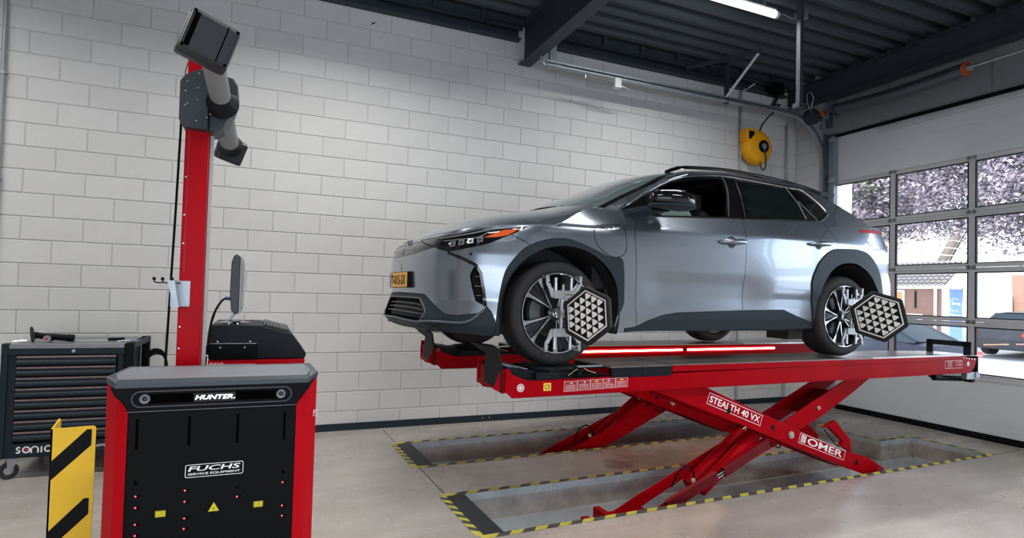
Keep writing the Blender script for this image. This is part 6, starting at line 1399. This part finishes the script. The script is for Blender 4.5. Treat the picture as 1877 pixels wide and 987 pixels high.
g = MB(); g.prism([(-.150, 1.56), (-.140, 1.592), (-.128, 1.600), (-.112, 1.588), (-.112, 1.318), (-.128, 1.310), (-.145, 1.33), (-.153, 1.42)], (0, 3.03, 0), X, Z, (0, 1, 0), .44); g.build('casing', mat('monitor_black', (.016, .017, .02), .35), mon, bevel=.003)
g = MB(); g.box(-.112, -.106, 3.028, 3.472, 1.316, 1.586, bev=.002); g.build('bezel', mat('monitor_bezel', (.30, .32, .34), .35), mon)
g = MB(); g.box(-.1065, -.1045, 3.05, 3.45, 1.34, 1.57); g.build('screen', mat('screen_dark', (.05, .055, .06), .2), mon)
g = MB(); g.bar((-.132, 3.24, 1.315), (-.160, 3.24, 1.270), .05, .014); g.build('stand_neck', M_blackgloss, mon)
g = MB(); g.lathe([(0, .012), (.05, .010), (.078, .004), (.080, 0), (0, 0)], (-.135, 3.17, 1.262), (0, 0, 1), n=36); g.build('stand_base', M_blackgloss, mon)
g = MB(); g.tube(smooth3([(-.150, 3.05, 1.385), (-.168, 3.04, 1.387), (-.185, 3.03, 1.375), (-.205, 3.02, 1.34), (-.222, 3.02, 1.29), (-.232, 3.01, 1.22), (-.236, 3.0, 1.14)]), .005, n=6); g.tube([(-.205, 3.02, 1.34), (-.222, 3.0, 1.27), (-.226, 2.99, 1.20), (-.245, 2.99, 1.14)], .003, n=5); g.cyl((-.15, 3.05, 1.385), (-.172, 3.042, 1.388), .008, n=8, mi=1); g.build('video_cable', [M_black, mat('plug_blue', (.03, .06, .2), .4)], mon)
# ---- red sensor post with boom
pst = thing('sensor_post', 'tall red square post carrying a camera boom', 'post', (-.285, 2.81, 0))
g = MB(); g.box(-.332, -.243, 2.75, 2.86, .02, 2.405, bev=.006); g.build('column', M_cabred, pst)
g = MB(); g.box(-.318, -.314, 2.7485, 2.752, 1.5, 2.12); g.build('groove', mat('groove_dark_red', (.25, .01, .015), .5), pst)
g = MB(); g.box(-.241, -.228, 2.80, 2.83, .05, 2.36); g.build('guide_rail', mat('rail_white', (.45, .46, .47), .5), pst)
g = MB(); g.box(-.42, -.16, 2.70, 2.95, 0, .03, bev=.004); g.build('base_plate', M_cabred, pst)
for z in (1.18, 1.27, 1.36, 1.62, 1.74, 1.9): g = MB(); g.cyl((-.322, 2.749, z), (-.322, 2.746, z), .0035, n=8); g.build('rivet', M_bolt, pst)
g = MB(); 
g.prism([(-.352, 2.13), (-.338, 2.108), (-.302, 2.098), (-.245, 2.098), (-.245, 2.345), (-.285, 2.350), (-.335, 2.318), (-.352, 2.29)], (0, 2.70, 0), X, Z, (0, 1, 0), .19); g.build('carriage_housing', mat('carriage_black', (.024, .032, .038), .42), pst, bevel=.004)
g = MB(); g.prism([(-.245, 2.098), (-.215, 2.098), (-.190, 2.12), (-.150, 2.205), (-.136, 2.26), (-.138, 2.31), (-.155, 2.338), (-.175, 2.342), (-.21, 2.335), (-.245, 2.345)], (0, 2.72, 0), X, Z, (0, 1, 0), .15); g.build('carriage_wing', MATS['carriage_black'], pst, bevel=.006)
for x, z in ((-.325, 2.29), (-.331, 2.25), (-.331, 2.19), (-.322, 2.20), (-.285, 2.33), (-.285, 2.27), (-.287, 2.22), (-.288, 2.13), (-.25, 2.15), (-.238, 2.165)): g = MB(); g.cyl((x, 2.70, z), (x, 2.6975, z), .003, n=8); g.build('rivet', M_bolt, pst)
g = MB(); A, B = Vector((-.207, 2.28, 2.285)), Vector((-.186, 3.22, 2.15)); g.cyl(A, B, .040, n=28); g.build('boom_tube', mat('boom_grey', (.24, .255, .26), .55), pst)
g = MB(); d = (B-A).normalized(); g.lathe([(.040, -.07), (.046, -.05), (.055, -.02), (.068, 0), (.068, .01)], A+(B-A)*.46, d, n=28); g.lathe([(.041, 0), (.044, .02), (.060, .05)], A+(B-A)*.93, d, n=28); g.build_each('boom_collar', mat('boom_black', (.010, .012, .014), .42, spec=.25), pst)
def pod(c, ax, size, dep, name, tilt=.0):
    c = Vector(c); ax = Vector(ax).normalized(); ex = ax.cross(Vector((math.sin(tilt), 0, math.cos(tilt)))).normalized(); ey = ex.cross(ax); M = Matrix(((ex.x, ey.x, ax.x, c.x), (ex.y, ey.y, ax.y, c.y), (ex.z, ey.z, ax.z, c.z), (0, 0, 0, 1)))
    g = MB(); g.box(-size[0]/2, size[0]/2, -size[1]/2, size[1]/2, -dep/2, dep*.1, bev=.012, M=M); g.box(-size[0]/2*.94, size[0]/2*.94, -size[1]/2*.94, size[1]/2*.94, dep*.1, dep/2, bev=.014, M=M); p_ = g.build(name, mat('pod_black', (.022, .025, .029), .42, spec=.3), pst)
    return M, p_
M1, p1 = pod((-.210, 2.22, 2.287), (.22, -1, -.12), (.165, .155), .11, 'camera_pod', .30)
g = MB(); g.box(.050, .066, -.060, .060, .0545, .0555, M=M1)
for a in (-1, 1):
    for b in (-1, 1): g.cyl(M1 @ Vector((a*.068, b*.062, .050)), M1 @ Vector((a*.068, b*.062, .056)), .005, n=10)
g.build_each('pod_slot', MATS['slot_black'], p1)
g = MB(); g.box(-.040, -.036, -.064, .064, .0548, .0556, M=M1); g.build('pod_seam', MATS['slot_black'], p1)
M2, p2 = pod((-.188, 3.32, 2.155), (.25, -.9, -.35), (.125, .125), .11, 'camera_pod', .25)
bk = MB(); bk.box(-.360, -.289, 2.742, 2.75, 1.355, 1.462); bk.prism([(-.362, 1.462), (-.337, 1.462), (-.318, 1.355), (-.337, 1.355)], (0, 2.66, 0), X, Z, (0, 1, 0), .09); bk.build('steel_bracket', M_galv, pst)
for k, x in enumerate((-.416, -.386, -.352)):
    bk = MB(); bk.tube([(x+.03, 2.72, 1.452), (x+.008, 2.72, 1.452), (x, 2.72, 1.456), (x-.001, 2.72, 1.462)], .0028, n=6); bk.sphere((x-.001, 2.72, 1.468), .007, 10); bk.build('hook', M_black, pst)
g = MB(); g.tube([(-.352, 2.79, 2.24), (-.354, 2.79, 2.10), (-.360, 2.79, 1.75), (-.368, 2.79, 1.38), (-.375, 2.79, 1.05), (-.37, 2.79, .6), (-.34, 2.80, .05)], .005, n=6); g.tube([(-.345, 2.78, 2.29), (-.344, 2.78, 2.36), (-.335, 2.79, 2.405)], .002, n=5); g.build('cable', M_black, pst, kind=None)
# ---- column guard
gd = MB(); YG = 2.8
xg0, xg1, zt = -.757, -.609, .866
gd = MB(); gd.prism([(xg0, 0), (xg1, 0), (xg1, zt-.008), (xg1-.008, zt), (xg0, zt-.004)], (0, YG, 0), X, Z, (0, 1, 0), .006)
gd.prism([(0, 0), (.10, 0), (.10, zt+.01), (.09, zt+.018), (0, zt-.004)], (xg0, YG, 0), (0, 1, 0), Z, X, .006)
cg_ = gd.build('column_guard', M_yellow, org=(-.69, YG, 0), label='yellow steel corner guard with diagonal black stripes beside the red cabinet', cat='corner guard')
for k in range(3):
    z0 = .735-.275*k; w = xg1-xg0
    poly = [(xg0+.001, z0-.005), (xg1-.030, z0+.118), (xg1-.013, z0+.118), (xg1-.013, z0+.055), (xg0+.001, z0-.080)]
    st_ = MB(); st_.prism([(a, max(b, 0.002)) for a, b in poly], (0, YG-.0008, 0), X, Z, (0, 1, 0), .0006); st_.build('black_stripe', M_black, cg_)
# ---- tool chest
tc = thing('tool_chest', 'dark tool chest on casters with eight drawers against the block wall', 'tool chest', (-1.37, 5.5, 0))
M_chest = mat('chest_anthracite', (.012, .021, .028), .45, spec=.2)
xa, xb, ya = -1.735, -.915, 5.25; zb_, zt_ = .152, .975
g = MB(); g.box(-1.70, -.985, ya+.012, 5.93, zb_, zt_-.002, bev=.004); g.build('carcass', M_chest, tc)
for x0, x1 in ((xa, -1.695), (-.978, -.918)):
    g = MB(); g.box(x0, x1, ya-.004, ya+.06, zb_, zt_+.012, bev=.008); g.box(x0, x1, 5.90, 5.96, zb_, zt_+.012, bev=.008); g.build_each('corner_post', M_black if x0 > -1 else M_chest, tc)
g = MB(); g.box(-.935, -.920, ya+.05, 5.92, zt_-.035, zt_+.012, bev=.003); g.box(-.935, -.920, ya+.05, 5.92, zb_, zb_+.04, bev=.003); g.build_each('side_rail', M_chest, tc)
g = MB(); g.box(-1.69, -.982, ya-.002, 5.95, zt_-.026, zt_+.004, bev=.002); g.build('steel_worktop', mat('worktop_steel', (.22, .23, .245), .4, metal=.4, noise=.2, nscale=6), tc)
g = MB(); g.box(-1.70, -.98, ya, ya+.02, .905, .948); g.build('top_rail', M_chest, tc)
g = MB(); put_text(g, 'SONIC', (-1.62, ya-.0008, .917), X, Z, .022, .115); g.build('embossed_lettering', mat('emboss_dark', (.010, .014, .017), .4), tc, weld=False)
g = MB(); g.lathe([(0, .006), (.008, .006), (.011, .003), (.013, 0)], (-1.305, ya, .927), (0, -1, 0), n=16); g.build('lock', M_galv, tc)
g = MB(); g.box(-1.645, -1.026, ya+.0, ya+.014, .262, .902); g.build('drawer_recess', MATS['slot_black'], tc)
for k in range(8):
    z1 = .897-k*.0785
    g = MB(); g.prism([(0, z1-.073), (0, z1-.016), (.010, z1-.016), (.010, z1-.030), (.020, z1-.042), (.024, z1-.056), (.010, z1-.073)], (-1.640, ya+.006, 0), (0, -1, 0), Z, X, .608)
    d_ = g.build('drawer', M_chest, tc)
    g = MB(); g.box(-1.640, -1.032, ya-.012, ya+.004, z1-.016, z1-.002, bev=.002); g.build('drawer_grip', mat('grip_dusty_red', (.23, .16, .17), .6, noise=.4, nscale=30), d_)
g = MB(); g.box(-1.645, -1.026, ya-.002, ya+.012, .172, .258, bev=.002); g.build('bottom_panel', M_chest, tc)
def logo(g, ox, oz, h):   # rounded lettering S O N I C with a red dot in the O
    def arc(cx, cz, r, a0, a1, w, m=14):
        vs = []
        for q in range(m+1): a = math.radians(a0+(a1-a0)*q/m); vs += [(cx+(r-w/2)*math.cos(a), ya-.0032, cz+(r-w/2)*math.sin(a)), (cx+(r+w/2)*math.cos(a), ya-.0032, cz+(r+w/2)*math.sin(a))]
        g.add(vs, [[2*q, 2*q+1, 2*q+3, 2*q+2] for q in range(m)], 0)
    w = h*.2; r = h*.4
    arc(ox+r*1.1, oz+h*.70, h*.20, 20, 250, w); arc(ox+r*.95, oz+h*.30, h*.20, 70, -160, w)
    arc(ox+h*1.35, oz+h*.5, r, 0, 360, w, 28); vs = [(ox+h*1.35+h*.17*math.cos(a), ya-.0034, oz+h*.5+h*.17*math.sin(a)) for a in np.linspace(0, 2*math.pi, 19)[:-1]]; g.add(vs, [list(range(18))], 1)
    arc(ox+h*2.35, oz+h*.5, r, 0, 180, w); 
    for x in (h*1.95, h*2.75): g.quad((ox+x-w/2, ya-.0032, oz), (ox+x+w/2, ya-.0032, oz), (ox+x+w/2, ya-.0032, oz+h*.5), (ox+x-w/2, ya-.0032, oz+h*.5))
    g.quad((ox+h*3.05, ya-.0032, oz), (ox+h*3.05+w, ya-.0032, oz), (ox+h*3.05+w, ya-.0032, oz+h*.9), (ox+h*3.05, ya-.0032, oz+h*.9))
    arc(ox+h*3.95, oz+h*.5, r, 50, 310, w, 20)
g = MB(); logo(g, -1.628, .188, .050); put_text(g, 'EQUIPPED', (-1.19, ya-.0032, .198), X, Z, .024, .14); g.build('logo_lettering', [M_white_ink, mat('logo_red', (.6, .01, .02), .5)], tc, label='white lettering SONIC with a red dot', weld=False)
for (x, y, ang) in ((-1.655, 5.30, .5), (-1.655, 5.88, -.6), (-1.02, 5.30, .3), (-1.02, 5.88, .2)):
    ca, sa = math.cos(ang), math.sin(ang); M = Matrix.Translation((x, y, 0)) @ Matrix.Rotation(ang, 4, 'Z')
    g = MB(); g.lathe([(0, .014), (.030, .014), (.034, .016), (.056, .016), (.060, .010), (.060, -.010), (.056, -.016), (.034, -.016), (.030, -.014), (0, -.014)], (x-.02*ca, y-.02*sa, .060), (-sa, ca, 0), n=28); w_ = g.build('caster', M_rubber, tc)
    g = MB(); g.lathe([(0, .0185), (.026, .0185), (.030, .014)], (x-.02*ca, y-.02*sa, .060), (sa, -ca, 0), n=24); g.build('caster_hub', mat('hub_grey', (.25, .27, .3), .4), w_)
    g = MB(); g.box(-.035, .035, -.028, .028, .142, .152, M=M)
    for s in (-1, 1): g.prism([(-.03, .04), (-.01, .045), (.035, .145), (-.035, .145)], M @ Vector((0, s*.022, 0)), Vector((ca, sa, 0)), Z, Vector((-sa, ca, 0)), .003)
    g.build('caster_fork', M_galv, w_)
# ---- loose tools on the chest
zt2 = zt_+.005
ag = thing('angle_grinder', 'black cordless grinder with a bristle wheel lying on the tool chest', 'power tool', (-1.55, 5.45, zt2))
g = MB(); g.lathe([(0, .012), (.02, .014), (.05, .010), (.055, 0), (.05, -.010), (0, -.012)], (-1.615, 5.44, zt2+.058), (.8, .3, .1), n=28); 
for k in range(56):
    a = 2*math.pi*k/56; c_ = Vector((-1.615, 5.44, zt2+.058)); Rm_ = rotm((.8, .3, .1)); g.bar(c_+Rm_ @ Vector((.045*math.cos(a), .045*math.sin(a), 0)), c_+Rm_ @ Vector((.060*math.cos(a+.1), .060*math.sin(a+.1), .004*(k % 3-1))), .004, .004)
g.build('bristle_wheel', mat('bristle_grey', (.03, .035, .035), .8), ag)
g = MB(); g.cyl((-1.605, 5.445, zt2+.058), (-1.56, 5.46, zt2+.045), .022, n=16); g.cyl((-1.56, 5.46, zt2+.043), (-1.40, 5.47, zt2+.030), .022, .026, n=16); g.cyl((-1.40, 5.47, zt2+.030), (-1.36, 5.47, zt2+.028), .028, n=16); g.build('tool_body', M_black, ag)
g = MB(); g.cyl((-1.50, 5.46, zt2+.030), (-1.505, 5.38, zt2+.030), .024, .026, n=18); g.build('battery', M_black, ag)
g = MB(); g.cyl((-1.505, 5.38, zt2+.030), (-1.506, 5.372, zt2+.030), .025, n=20); g.cyl((-1.506, 5.372, zt2+.030), (-1.506, 5.371, zt2+.030), .011, n=14, mi=1); g.build('end_badge', [M_galv, MATS['logo_red']], ag)
fl_ = thing('file', 'long flat file with a black handle lying on the tool chest', 'hand tool', (-1.15, 5.5, zt2))
g = MB(); g.bar((-1.37, 5.50, zt2+.006), (-1.14, 5.50, zt2+.008), .022, .005); g.build('blade', M_steel, fl_)
g = MB(); g.lathe([(0, 0), (.010, .002), (.013, .03), (.011, .07), (.014, .10), (.012, .115), (0, .118)], (-1.145, 5.50, zt2+.014), (1, 0, .03), n=14); g.build('handle', M_black, fl_)
rnd = random.Random(3)
for k in range(6):
    x = -1.03+.017*k; g = MB(); g.tube([(x-.03, 5.40+.03*(k % 3), zt2+.004), (x, 5.42+.02*(k % 4), zt2+.012), (x+.03, 5.44+.03*(k % 2), zt2+.005)], .003, n=5)
    g.build('hex_key', M_galv, org=(x, 5.42, zt2), label='small bent metal key among those lying behind the file handle', cat='hand tool', group='small keys on the tool chest')
g = MB(); g.tube([(-1.70, 5.33, zt2+.016), (-1.66, 5.36, zt2+.018), (-1.63, 5.38, zt2+.016)], .006, n=6); g.build('spanner', M_chrome, org=(-1.68, 5.35, zt2), label='small chrome spanner beside the grinder on the tool chest', cat='hand tool')
ch = MB()
for k in range(3): ch.tube(smooth3([(-.925, 5.75+.03*k, .84-.02*k), (-.86, 5.75+.03*k, .885-.02*k), (-.80, 5.75+.03*k, .87-.02*k), (-.77, 5.76+.03*k, .80-.02*k), (-.78, 5.76+.03*k, .70), (-.84, 5.76+.03*k, .66), (-.90, 5.75+.03*k, .70)]), .009, n=8)
ch.build('coiled_cable', M_black, org=(-.84, 5.75, .66), label='black cable coil hanging on the side rail of the tool chest', cat='cable')
